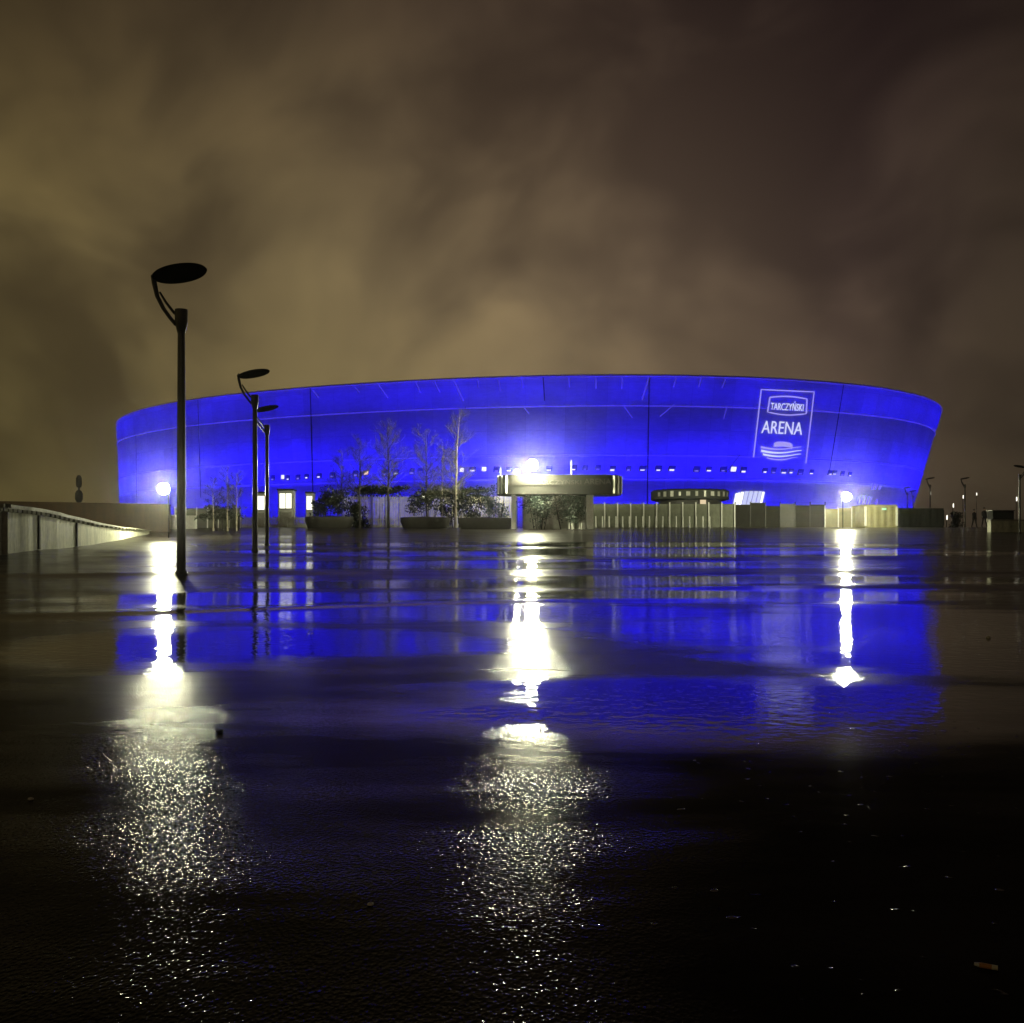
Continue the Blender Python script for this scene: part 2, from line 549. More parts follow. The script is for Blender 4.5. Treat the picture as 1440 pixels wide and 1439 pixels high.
def ground_mat():
    m, t, out = new_mat('wet_asphalt')
    p = t.node('ShaderNodeBsdfPrincipled')
    g = t.node('ShaderNodeNewGeometry')
    pos = g.outputs['Position']
    sp = t.node('ShaderNodeSeparateXYZ')
    t.l.new(pos, sp.inputs[0])
    X, Y, Z = sp.outputs
    # standing water: where it lies, with a ragged edge
    mp = t.node('ShaderNodeMapping')
    t.l.new(pos, mp.inputs[0])
    mp.inputs['Scale'].default_value = (0.35, 1.0, 1.0)
    edge = t.noise(mp.outputs[0], 0.9, 6, 0.62)
    e2 = t.math('SUBTRACT', edge, 0.5)
    pud = None
    for cx, cy_, rx, ry in [(1.1, 4.55, 1.9, 1.05), (-2.1, 7.4, 1.8, 1.7), (3.2, 8.6, 2.6, 2.4), (-2.8, 12.7, 3.2, 1.5), (3.6, 13.8, 2.8, 2.0), (0.5, 17.0, 3.5, 1.6), (-1.9, 7.3, 1.9, 1.35), (3.6, 6.6, 2.4, 1.6), (-1.0, 10.4, 4.0, 1.5),
                            (3.9, 9.8, 1.7, 2.2), (1.8, 13.0, 3.2, 1.5), (-1.8, 16.5, 3.2, 1.6), (4.5, 18.0, 6.0, 2.0), (0, 24.5, 9, 2.6), (4, 33, 14, 4.0), (3, 44, 15, 4.5)]:
        ax = t.math('MULTIPLY', t.math('SUBTRACT', X, cx), 1.0 / rx)
        ay = t.math('MULTIPLY', t.math('SUBTRACT', Y, cy_), 1.0 / ry)
        r2 = t.math('ADD', t.math('MULTIPLY', ax, ax), t.math('MULTIPLY', ay, ay))
        s_ = t.math('SUBTRACT', 1.0, r2)
        pud = s_ if pud is None else t.math('MAXIMUM', pud, s_)
    pm = t.smooth(t.math('ADD', pud, t.math('MULTIPLY', e2, 2.6)), -0.35, 0.75)
    # a worn, closed-up stretch of asphalt in the right foreground: even, hardly any film on it
    sx_ = t.math('MULTIPLY', t.math('SUBTRACT', X, 1.75), 1 / 1.60)
    sy_ = t.math('MULTIPLY', t.math('SUBTRACT', Y, 2.0), 1 / 2.7)
    worn = t.math('SUBTRACT', 1.0, t.math('ADD', t.math('MULTIPLY', sx_, sx_), t.math('MULTIPLY', sy_, sy_)))
    worn = t.smooth(t.math('ADD', worn, t.math('MULTIPLY', e2, 1.6)), -0.05, 0.40)
    # asphalt grain
    gm = t.node('ShaderNodeMapping')
    t.l.new(pos, gm.inputs[0])
    gm.inputs['Scale'].default_value = (1.0, 0.7, 1.0)
    gp = gm.outputs[0]
    vo = t.node('ShaderNodeTexVoronoi', feature='F1')
    t.l.new(gp, vo.inputs['Vector'])
    vo.inputs['Scale'].default_value = 125.0
    vo.inputs['Randomness'].default_value = 1.0
    grain = t.math('ADD', t.math('MULTIPLY', vo.outputs['Distance'], 0.9), t.math('MULTIPLY', t.noise(gp, 90, 2, 0.5), 1.3))
    film = t.noise(pos, 24, 2, 0.5)
    patch = t.smooth(t.noise(mp.outputs[0], 1.6, 4, 0.6), 0.35, 0.68)
    far = t.smooth(Y, 3.2, 9.0)
    amp_near = t.math('ADD', 0.55, t.math('MULTIPLY', patch, 0.6))
    dry = t.math('SUBTRACT', 1.0, t.math('MULTIPLY', pm, 0.985))
    amp = t.math('MULTIPLY', t.math('MULTIPLY', amp_near, t.math('SUBTRACT', 1.0, t.math('MULTIPLY', far, 0.70))), dry)
    amp = t.math('MULTIPLY', amp, t.math('SUBTRACT', 1.0, t.math('MULTIPLY', worn, 0.88)))
    h1 = t.math('MULTIPLY', grain, t.math('MULTIPLY', amp, 0.0016))
    h2 = t.math('MULTIPLY', film, t.math('MULTIPLY', t.math('ADD', t.math('MULTIPLY', dry, 0.9), 0.10), 0.0004))
    rip = t.noise(pos, 13.0, 2, 0.5)
    h3 = t.math('MULTIPLY', t.math('MULTIPLY', rip, pm), 0.0019)
    drop = t.math('MULTIPLY', t.smooth(t.noise(pos, 26, 1, 0.5), 0.715, 0.78), worn)     # beads of water left on it
    hh = t.math('ADD', t.math('ADD', t.math('ADD', h1, h2), h3), t.math('MULTIPLY', drop, 0.0022))
    b = t.node('ShaderNodeBump')
    b.inputs['Strength'].default_value = 1.0
    b.inputs['Distance'].default_value = 1.0
    if 'Filter Width' in b.inputs:
        b.inputs['Filter Width'].default_value = 0.25
    t.put(b.inputs['Height'], hh)
    t.l.new(b.outputs[0], p.inputs['Normal'])
    cn = t.noise(pos, 1.2, 6, 0.65)
    t.put(p.inputs['Base Color'], t.ramp(cn, [(0.3, (0.010, 0.0095, 0.009)), (0.7, (0.024, 0.022, 0.020))]))
    t.put(p.inputs['Roughness'], t.math('ADD', t.math('MULTIPLY', dry, 0.06), t.math('ADD', 0.022, t.math('MULTIPLY', far, 0.010))))
    p.inputs['IOR'].default_value = 1.333
    # between the pools only part of the stones is covered by the film of water: the rest is dull, damp asphalt
    q = t.node('ShaderNodeBsdfPrincipled')
    t.put(q.inputs['Base Color'], t.ramp(cn, [(0.3, (0.012, 0.011, 0.010)), (0.7, (0.030, 0.027, 0.024))]))
    q.inputs['Roughness'].default_value = 0.33
    q.inputs['IOR'].default_value = 1.2
    t.put(q.inputs['Specular IOR Level'], t.math('ADD', 0.0, t.math('MULTIPLY', far, 0.09)))
    t.l.new(b.outputs[0], q.inputs['Normal'])
    film_part = t.math('ADD', t.math('MULTIPLY', far, WET_FAR - WET_NEAR), WET_NEAR)
    film_part = t.math('MULTIPLY', film_part, t.math('ADD', 0.45, t.math('MULTIPLY', patch, 1.1)))
    film_part = t.math('MULTIPLY', film_part, t.math('SUBTRACT', 1.0, t.math('MULTIPLY', worn, 0.72)))
    cover = t.math('ADD', t.math('MULTIPLY', pm, 1.0), t.math('MULTIPLY', t.math('SUBTRACT', 1.0, pm), film_part), clamp=True)
    cover = t.math('MAXIMUM', cover, t.math('MULTIPLY', drop, 0.7))
    mx = t.node('ShaderNodeMixShader')
    t.l.new(cover, mx.inputs[0])
    t.l.new(q.outputs[0], mx.inputs[1])
    t.l.new(p.outputs[0], mx.inputs[2])
    t.l.new(mx.outputs[0], out.inputs[0])
    return m


WET_NEAR, WET_FAR = 0.30, 0.29
plaza = build_ground().build('ground', ground_mat(), smooth=True)
tag(plaza, kind='structure')


def PX(px, D):
    return (px - 720.0) / F * D


def PZ(py, D):
    return CAMZ + (HOR - py) / F * D


# ------------------------------------------------------------------ the arena
RIM = 38.7
EA, EB, ER, EN, ECX, ECY = 131.246, 101.926, -0.387, 2.114, -0.892, 336.624


def skin(t, z, off=0.0):
    def base(tt):
        c, s_ = math.cos(tt), math.sin(tt)
        u = EA * math.copysign(abs(c) ** (2 / EN), c)
        v = EB * math.copysign(abs(s_) ** (2 / EN), s_)
        f = (RIM - z) / (RIM - 11.0)
        k = 1 - 0.034 * f
        u, v = u * k, v * k
        return (ECX - 3.4 * f + u * math.cos(ER) - v * math.sin(ER), ECY + u * math.sin(ER) + v * math.cos(ER))
    x, y = base(t)
    if off:
        e = 0.004
        x0, y0 = base(t - e)
        x1, y1 = base(t + e)
        nx, ny = (y1 - y0), -(x1 - x0)
        L = math.hypot(nx, ny) or 1
        x += nx / L * off
        y += ny / L * off
    return Vector((x, y, z))


_T = [2 * PI * k / 2880 + 1e-5 for k in range(2880)]


def t_at(px, z):
    best = None
    for t in _T:
        p = skin(t, z)
        q = 720 + F * p.x / p.y
        if abs(q - px) < 2.2 and (best is None or p.y < best[0]):
            best = (p.y, t, q)
    if best is None:
        return None
    t = best[1]
    for _ in range(6):           # refine
        p = skin(t, z)
        q = 720 + F * p.x / p.y
        p2 = skin(t + 1e-4, z)
        q2 = 720 + F * p2.x / p2.y
        if abs(q2 - q) < 1e-9:
            break
        t += max(-0.01, min(0.01, (px - q) / (q2 - q) * 1e-4))
    return t


def on_skin(px, py, off=0.0):
    z = 20.0
    t = None
    for _ in range(5):
        t = t_at(px, z)
        y = skin(t, z).y
        z = CAMZ + (HOR - py) / F * y
    return t, z


arena = thing('arena', 'huge oval arena with a blue glowing mesh skin leaning outwards', 'stadium', (ECX, ECY, 3.0))


def apart(mb, name, mat, parent=arena, smooth=False, bevel=0.0):
    """a part of the arena, its mesh given in world coordinates"""
    o = mb.build(name, mat, None, smooth, bevel)
    o.parent = parent
    if parent is arena:
        o.matrix_parent_inverse = Matrix.Translation((ECX, ECY, 3.0)).inverted()
    return o


def ring_strip(mb, n, levels):
    """levels: (z, off); a closed band round the oval"""
    vs, fs = [], []
    for z, off in levels:
        for k in range(n):
            vs.append(skin(2 * PI * k / n + 1e-4, z, off))
    L = len(levels)
    for i in range(L - 1):
        for k in range(n):
            k2 = (k + 1) % n
            fs.append((i * n + k, i * n + k2, (i + 1) * n + k2, (i + 1) * n + k))
    mb.add(vs, fs)


RING = 31.6
mb = MB()
ring_strip(mb, 240, [(4.0, -0.3), (9, 0), (15.6, 0), (20.6, 0.0), (26, 0.0), (RING - 0.05, 0.0)])
apart(mb, 'membrane', M['membrane'], smooth=True)
mb = MB()
ring_strip(mb, 240, [(RING + 0.05, 0.0), (34.5, 0.18), (37.2, 0.12), (38.2, -0.15), (RIM, -0.7)])
apart(mb, 'upper_membrane', M['membrane'], smooth=True)
mb = MB()
ring_strip(mb, 160, [(RIM - 0.05, -0.72), (RIM + 0.5, -12), (RIM + 1.0, -40)])
ring_strip(mb, 160, [(RIM - 0.6, -0.9), (RIM - 0.3, -12), (RIM, -40)])
apart(mb, 'roof', M['seam'])
mb = MB()
ring_strip(mb, 160, [(3.0, -9.5), (16, -9.0), (RING, -9.0), (RIM - 0.4, -8)])
apart(mb, 'stand', M['bowl'])
for zz_, o1 in ((15.0, -0.7), (RING - 0.1, -0.5)):
    mb = MB()
    ring_strip(mb, 160, [(zz_ - 0.25, -9), (zz_ - 0.25, o1), (zz_ + 0.25, o1), (zz_ + 0.25, -9)])
    apart(mb, 'floor_slab', M['bowl'])
# blue LED troughs behind the skin (they face the mesh)
for zz_, o1, mt in ((17.2, -4.6, 'led'), (22.0, -5.5, 'led'), (10.5, -4.6, 'led'), (35.6, -5.0, 'led_top'), (27.5, -6.5, 'led_mid')):
    mb = MB()
    ring_strip(mb, 120, [(zz_ - 0.2, o1), (zz_ + 0.2, o1)])
    apart(mb, 'light_strip', M[mt])


def ring_tube(z, r, off, n=240, arc=None):
    mb = MB()
    t0, t1 = arc or (0, 2 * PI)
    pts = [skin(t0 + (t1 - t0) * k / n + 1e-4, z, off) for k in range(n + 1)]
    mb.tube(pts, r, 6, cap=False)
    return mb


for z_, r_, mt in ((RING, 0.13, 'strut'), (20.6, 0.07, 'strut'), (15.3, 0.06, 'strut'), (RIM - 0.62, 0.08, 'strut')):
    apart(ring_tube(z_, r_, 0.12), 'cable_ring', M[mt], smooth=True)  # the rings carry the same added glow as the struts


def skin_line(p0, p1, r, off=0.15, n=10, mat='seam', name='seam'):
    """a cable on the skin between two photo points"""
    pts = []
    for k in range(n + 1):
        a = k / n
        t, z = on_skin(p0[0] + (p1[0] - p0[0]) * a, p0[1] + (p1[1] - p0[1]) * a)
        pts.append(skin(t, min(z, RIM - 0.6), off))
    mb = MB()
    mb.tube(pts, r, 6)
    return apart(mb, name, M[mat], smooth=True)


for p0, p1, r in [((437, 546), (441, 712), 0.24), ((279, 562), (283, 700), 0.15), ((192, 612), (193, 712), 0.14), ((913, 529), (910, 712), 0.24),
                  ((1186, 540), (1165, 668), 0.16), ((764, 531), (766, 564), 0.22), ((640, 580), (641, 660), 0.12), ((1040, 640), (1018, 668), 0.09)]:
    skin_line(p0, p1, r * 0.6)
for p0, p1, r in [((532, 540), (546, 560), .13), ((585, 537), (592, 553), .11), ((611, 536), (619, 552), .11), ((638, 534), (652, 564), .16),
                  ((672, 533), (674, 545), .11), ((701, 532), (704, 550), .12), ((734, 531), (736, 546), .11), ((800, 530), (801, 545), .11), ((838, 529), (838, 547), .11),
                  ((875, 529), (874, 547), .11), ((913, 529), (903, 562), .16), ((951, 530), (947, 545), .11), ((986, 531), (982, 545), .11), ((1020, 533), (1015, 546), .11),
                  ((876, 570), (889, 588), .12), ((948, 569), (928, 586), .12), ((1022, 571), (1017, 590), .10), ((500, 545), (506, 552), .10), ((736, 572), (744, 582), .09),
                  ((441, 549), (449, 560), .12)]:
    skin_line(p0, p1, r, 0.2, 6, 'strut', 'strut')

# the row of small windows under the second cable ring
wins = [(384, 672, 0), (398, 671, 1), (406, 672, 0), (418, 671, 0), (432, 670, 0), (449, 669, 0), (468, 668, 0), (500, 666, 0), (515, 665, 2), (541, 665, 0), (556, 664, 0), (579, 663, 0), (592, 662, 0),
        (649, 661, 1), (665, 660, 0), (680, 660, 1), (699, 660, 0), (716, 660, 0), (771, 659, 0), (806, 658, 0), (824, 658, 0), (842, 658, 0), (862, 659, 0), (884, 659, 0), (905, 659, 0),
        (925, 659, 0), (945, 659, 0), (979, 660, 0), (998, 660, 0), (1016, 660, 0), (1031, 660, 1), (1046, 661, 0), (1075, 662, 0), (1088, 662, 0), (1101, 663, 0), (1112, 663, 0),
        (1126, 664, 0), (1141, 664, 0), (1167, 665, 0), (1175, 665, 0), (1184, 666, 0), (1195, 667, 0)]


def skin_box(tc, zc, w_, h_, off0, off1):
    """a box standing on the leaning skin"""
    p = skin(tc, zc)
    dpx = (skin(tc + 1e-3, zc) - p).length / 1e-3
    dt = w_ / 2 / dpx
    vs = []
    for off in (off0, off1):
        for z in (zc - h_ / 2, zc + h_ / 2):
            for t in (tc - dt, tc + dt):
                vs.append(skin(t, z, off))
    return vs, [(0, 1, 3, 2), (4, 6, 7, 5), (0, 4, 5, 1), (2, 3, 7, 6), (0, 2, 6, 4), (1, 5, 7, 3)]


for px, py, kind in wins:
    t, z = on_skin(px + random.uniform(-1.2, 1.2), py)
    mb = MB()
    wd = random.uniform(1.1, 1.6)
    hh = random.uniform(1.05, 1.35)
    mb.add(*skin_box(t, z, wd, hh, -0.2, 0.12))
    fr = apart(mb, 'window', M['seam'])
    mb = MB()
    mb.add(*skin_box(t, z, wd * 0.86, hh * 0.84, 0.0, 0.15))
    apart(mb, 'pane', M[('winroom', 'winlit', 'winwarm')[kind]], fr)
    if not kind:
        mb = MB()
        mb.add(*skin_box(t + random.uniform(-1, 1) * 0.0005, z - 0.32 * hh, wd * random.uniform(0.45, 0.8), hh * random.uniform(0.18, 0.32), 0.0, 0.19))
        apart(mb, 'ceiling_light', M['winlit'] if random.random() > 0.35 else M['windim'], fr)

# lit entrance glazing low on the skin
for px, y0, y1, wd in [(1036, 694, 709, 3), (1039.5, 693, 710, 2.5), (1044, 692, 710, 4), (1050, 691, 711, 5.5), (1056.5, 691, 712, 5.5), (1063, 691, 711, 5.5), (1069, 691, 711, 4.5), (1073.5, 692, 709, 3),
                       (1208, 698, 709, 1.5), (1213, 697, 709, 3), (1217, 697, 710, 2.5), (1221, 698, 710, 3), (1225, 699, 710, 2), (1233, 702, 710, 4), (1228, 680, 689, 3), (1232.5, 681, 689, 3), (1238, 682, 689, 4)]:
    wd *= 0.165
    t, z0 = on_skin(px, y1)
    t, z1 = on_skin(px, y0)
    mb = MB()
    mb.add(*skin_box(t, (z0 + z1) / 2, wd, z1 - z0, -0.2, 0.2))
    apart(mb, 'entrance_glazing', M[random.choice(('hall', 'hall', 'hall_dim'))] if px < 1200 else M['windim'])

# ---- the lit sign on the skin: frame, badge with lettering, ARENA, an arena outline
SX, SY = -0.115, 0.045


def sign_px(cx, cy_, u, v):
    """u right, v down, both in photo pixels about (cx, cy)"""
    return cx + u + SX * v, cy_ + v + SY * u


def sign_pt(cx, cy_, u, v, off):
    t, z = on_skin(*sign_px(cx, cy_, u, v))
    return skin(t, z, off)


sign_part = None


def sign_path(name, pts, r, mat, parent, cx=1101, cy_=598, closed=False):
    P = [sign_pt(cx, cy_, u, v, 0.35) for u, v in pts]
    if closed:
        P.append(P[0])
    mb = MB()
    mb.tube(P, r, 6)
    return apart(mb, name, M[mat], parent)


def lerp_path(corners, n=6):
    out = []
    for (a, b), (c, d) in zip(corners[:-1], corners[1:]):
        for k in range(n):
            out.append((a + (c - a) * k / n, b + (d - b) * k / n))
    out.append(corners[-1])
    return out


sign_part = sign_path('sign_frame', lerp_path([(-37, 47), (-37, -48), (37, -48), (37, 52)]), 0.13, 'sign', arena)
badge = []
for k in range(13):
    a = k / 12
    badge.append((-26 + 52 * a, -10.5 - 2.5 * math.sin(PI * a)))
for k in range(13):
    a = k / 12
    badge.append((27 - 54 * a, 10.0 + 3.0 * math.sin(PI * a)))
sign_path('badge', badge, 0.16, 'sign', sign_part, 1106.5, 571, True)


def text_mesh(txt, shear=0.0):
    cu = bpy.data.curves.new('lettering', 'FONT')
    cu.body = txt
    cu.align_x = 'CENTER'
    cu.align_y = 'CENTER'
    cu.resolution_u = 3
    cu.shear = shear
    ob = bpy.data.objects.new('lettering', cu)
    C.objects.link(ob)
    dg = bpy.context.evaluated_depsgraph_get()
    me = bpy.data.meshes.new_from_object(ob.evaluated_get(dg))
    bpy.data.objects.remove(ob)
    vs = [Vector(v.co) for v in me.vertices]
    fs = [tuple(p.vertices) for p in me.polygons]
    bpy.data.meshes.remove(me)
    x0, x1 = min(v.x for v in vs), max(v.x for v in vs)
    y0, y1 = min(v.y for v in vs), max(v.y for v in vs)
    return [((v.x - (x0 + x1) / 2) / (x1 - x0), (v.y - (y0 + y1) / 2) / (y1 - y0)) for v in vs], fs


def sign_text(txt, cx, cy_, wpx, hpx, mat, parent):
    uv, fs = text_mesh(txt)
    cache = {}
    vs = []
    # solve the mapping on the four corners and interpolate (letters are small against the curve of the wall)
    q = [[sign_pt(cx, cy_, sx * wpx / 2, sy * hpx / 2, 0.38) for sx in (-1, 0, 1)] for sy in (-1, 1)]
    for u, v in uv:
        a = u * 2
        r = []
        for row in q:
            r.append(row[0] * (a * (a - 1) / 2) + row[1] * (1 - a * a) + row[2] * (a * (a + 1) / 2))
        vs.append(r[0] + (r[1] - r[0]) * (0.5 - v))
    mb = MB()
    mb.add(vs, fs)
    o = apart(mb, 'lettering', M[mat], parent)
    s_ = o.modifiers.new('thick', 'SOLIDIFY')
    s_.thickness = 0.12
    return o


sign_text('TARCZYŃSKI', 1106, 571, 46, 13.5, 'sign_hot', sign_part)
sign_text('ARENA', 1099, 602, 57, 17.5, 'sign_hot', sign_part)


def sign_blob(name, outline, cx, cy_, mat):
    mb = MB()
    P = [sign_pt(cx, cy_, u, v, 0.36) for u, v in outline]
    mb.add(P, [tuple(range(len(P)))])
    o = apart(mb, name, M[mat], sign_part)
    s_ = o.modifiers.new('thick', 'SOLIDIFY')
    s_.thickness = 0.12


sign_blob('emblem_roof', [(-13, 3.5), (-13, -2), (-9, -4), (0, -4.5), (9, -3.5), (13, -0.5), (13, 3.5), (0, 2.4)], 1100, 626, 'sign')
for k, (ul, ur, v, th) in enumerate([(-30, 26, -6.5, 3.0), (-29, 27, -1.5, 3.4), (-26, 27, 3.4, 3.0), (-20, 22, 8.0, 2.0)]):
    pts = []
    for i in range(9):
        a = i / 8
        pts.append((ul + (ur - ul) * a, v + 2.5 * math.sin(PI * min(1, a * 1.1)) - 3.0 * a * a - th / 2 * (1 - 0.75 * a)))
    for i in range(9):
        a = 1 - i / 8
        pts.append((ul + (ur - ul) * a, v + 2.5 * math.sin(PI * min(1, a * 1.1)) - 3.0 * a * a + th / 2 * (1 - 0.75 * a)))
    sign_blob('emblem_tier', pts, 1098, 637, 'sign' if k in (0, 3) else 'sign_hot')


# ------------------------------------------------------------------ street lamps (unlit, disc heads on curved arms)
def make_street_lamp(label, x, y, rz=0.0, group='unlit street lamps along the left side'):
    root = thing('street_lamp', label, 'street lamp', (x, y, ground_z(x, y)), rz, group)
    mb = MB()
    mb.lathe([(0.115, -0.05), (0.115, 0.03), (0.10, 0.06)], n=16)
    mb.build('base_plate', M['pole'], root, True)
    mb = MB()
    mb.lathe([(0.088, 0.0), (0.086, 1.0), (0.080, 3.0), (0.070, 4.8), (0.070, 4.86)], n=20)
    mb.build('pole', M['pole'], root, True)
    mb = MB()
    mb.lathe([(0.075, 4.70), (0.095, 4.78), (0.122, 4.92), (0.125, 5.12), (0.120, 5.16), (0.05, 5.17)], n=20)
    mb.build('collar', M['pole'], root, True)
    mb = MB()
    path = [(-0.08, 0, 4.86), (-0.20, 0, 5.00), (-0.33, 0, 5.18), (-0.45, 0, 5.42), (-0.525, 0, 5.66), (-0.545, 0, 5.80), (-0.50, 0, 5.86)]
    for dy in (-0.035, 0.035):
        mb.tube([(a - 0.02 * (k < 4), dy, b) for k, (a, _, b) in enumerate(path)], [0.034, 0.032, 0.032, 0.034, 0.040, 0.042, 0.035], 8)
    mb.tube([(-0.06, 0, 5.02), (-0.16, 0, 5.12), (-0.30, 0, 5.30), (-0.42, 0, 5.50)], [0.03, 0.028, 0.026, 0.02], 8)
    mb.build('arm', M['pole'], root, True)
    mb = MB()
    mb.lathe([(0.02, -0.045), (0.40, -0.042), (0.50, -0.025), (0.525, 0.005), (0.50, 0.035), (0.36, 0.07), (0.15, 0.085), (0.02, 0.088)], n=36)
    hd = mb.build('lamp_head', M['pole'], root, True)
    hd.location = (-0.03, 0, 5.86)
    hd.rotation_euler = (-0.02, -0.22, 0)
    mb = MB()
    mb.lathe([(0.02, -0.052), (0.30, -0.050), (0.34, -0.043)], n=28)
    mb.build('lamp_glass', M['glass_dark'], hd, True)
    hd.data.materials[0] = M['head']
    return root


L1 = make_street_lamp('tallest and nearest black street lamp, its disc head far above the arena roof', PX(255, 20), 20)
for px, D, lab, rz in [(358.5, 34, 'second black street lamp, its disc head just clearing the arena rim', 0.05),
                       (375.5, 44, 'third black street lamp, standing close behind the second, head against blue', 0.1)]:
    o = copy_tree(L1)
    x = PX(px, D)
    o.location = (x, D, ground_z(x, D))
    o.rotation_euler = (0, 0, rz)
    o['label'] = lab

FAR = [(1357, 105, 672, 0.3, 'thin dark lamp post behind the two walkers'), (1276, 130, 685, 0.6, 'small dark lamp post before the right end of the blue skin'),
       (1284, 150, 690, 0.8, 'faint dark lamp post beside the lower right edge of the arena'), (1308, 140, 672, 0.5, 'faint lamp post rising behind the black container'),
       (1434, 62, 655, PI, 'dark lamp post at the right edge of the picture beside the low wall')]
for px, D, top, rz, lab in FAR:
    o = copy_tree(L1)
    x = PX(px, D)
    zg = ground_z(x, D)
    o.location = (x, D, zg)
    k = (PZ(top, D) - zg) / 5.95
    o.scale = (k, k, k)
    o.rotation_euler = (0, 0, rz)
    o['label'] = lab
    o['group'] = 'dark lamp posts on the right'


# ------------------------------------------------------------------ floodlights (lit)
def floodlight(label, px, py, D, r, mat, base_z, arm=0.0):
    x, z = PX(px, D), PZ(py, D)
    root = thing('floodlight', label, 'floodlight', (x, D, base_z), 0, 'lit floodlights')
    h = z - base_z
    mb = MB()
    mb.tube([(0, 0.45, 0), (0, 0.45, h + r * 1.1)], 0.03, 10)
    mb.build('mast', M['head'], root, True)
    mb = MB()
    mb.lathe([(0.02, r * 1.10), (r * 0.4, r * 1.06), (r * 0.5, r * 0.92), (0.02, r * 0.90)], (0, -0.05 - r, h), 16)
    mb.box((0, 0.18, h + r * 1.08), (0.08, 0.60, 0.06))
    mb.build('housing', M['dark_metal'], root, bevel=0.02)
    mb = MB()
    prof_ = [(r * math.sin(PI * k / 10) + 1e-3, -r * math.cos(PI * k / 10)) for k in range(11)]
    mb.lathe(prof_, (0, -0.05 - r, h), 20)
    mb.build('lens', M[mat], root, True)
    return root


ROOFZ = PZ(670, 72)
floodlight('brightest floodlight, a white glare on top of the canopy roof', 748, 655, 70.3, 0.37, 'lens', ROOFZ)
floodlight('smaller lit floodlight just over the canopy roof, left of the brightest one', 727, 664, 78, 0.17, 'lens', ground_z(0.4, 78))
xg = PX(233, 54)
floodlight('lit floodlight glaring beside the nearest street lamp pole at the left', 233, 688, 54, 0.29, 'lens', ground_z(xg, 54))
xg = PX(1188, 76)
floodlight('lit floodlight glaring over the hoarding at the right', 1188, 699, 76, 0.31, 'lens', ground_z(xg, 76))

# ------------------------------------------------------------------ left: curved concrete wall, brown wall behind it
WALL = [(-60, 37.5, 1.35, 1.30), (-20, 31.5, 1.33, 1.30), (0, 30.5, 1.31, 1.30), (40, 33.5, 1.22, 1.2), (80, 37.5, 1.12, 1.1), (120, 43, 0.90, 1.0), (160, 50, 0.62, 0.7), (190, 56, 0.38, 0.4), (210, 61, 0.16, 0.2)]


def wall_point(a):
    """a in 0..1 along the wall: x, y, height"""
    s_ = a * (len(WALL) - 1)
    i = min(int(s_), len(WALL) - 2)
    k = s_ - i
    p = [WALL[i][j] + (WALL[i + 1][j] - WALL[i][j]) * k for j in range(3)]
    return PX(p[0], p[1]), p[1], p[2]


wall = thing('retaining_wall', 'curved pale concrete wall lit at the left, tapering towards the arena', 'wall', (*wall_point(0.4)[:2], 0))
wp = [wall_point(k / 96) for k in range(97)]


def wall_strip(i0, i1, zlo, zhi, front, back):
    vs, fs = [], []
    idx = list(range(i0, i1 + 1))
    for i in idx:
        x, y, h = wp[i]
        x2, y2, _ = wp[min(i + 1, 96)]
        x1, y1, _ = wp[max(i - 1, 0)]
        tx, ty = x2 - x1, y2 - y1
        L = math.hypot(tx, ty)
        nx, ny = ty / L, -tx / L           # towards the plaza
        g = ground_z(x, y)
        for off in (front, back):
            for z in (zlo(h), zhi(h)):
                vs.append((x + nx * off - wall.location.x, y + ny * off - wall.location.y, g + z))
    n = len(idx)
    for k in range(n - 1):
        a, b = 4 * k, 4 * (k + 1)
        fs += [(a, b, b + 1, a + 1), (a + 2, a + 3, b + 3, b + 2), (a + 1, b + 1, b + 3, a + 3), (a, a + 2, b + 2, b)]
    fs += [(0, 1, 3, 2), (4 * n - 4, 4 * n - 2, 4 * n - 1, 4 * n - 3)]
    return vs, fs


for i in range(0, 96, 8):
    mb = MB()
    v_, f_ = wall_strip(i, i + 8, lambda h: -0.2, lambda h: h, 0.0, -0.25)
    # leave a joint: shrink the panel's end towards its middle
    mb.add(v_, f_)
    mb.build('wall_panel', M['concrete'], wall)
    if i not in (40, 56):
        continue
    mb = MB()
    x, y, h = wp[i]
    mb.box((x - wall.location.x + 0.03, y - wall.location.y, ground_z(x, y) + h / 2), (0.09, 0.09, h * 0.98))
    mb.build('joint', M['dark_metal'], wall)
mb = MB()
mb.add(*wall_strip(0, 96, lambda h: h + 0.10 * min(1, h), lambda h: h + 0.22 * min(1, h), 0.12, -0.34))
mb.build('coping', M['coping'], wall)
for i in range(1, 96, 2):
    mb = MB()
    x, y, h = wp[i]
    mb.box((x - wall.location.x, y - wall.location.y, ground_z(x, y) + h + 0.05 * min(1, h)), (0.22, 0.22, 0.11 * min(1, h)))
    mb.build('bracket', M['coping'], wall)

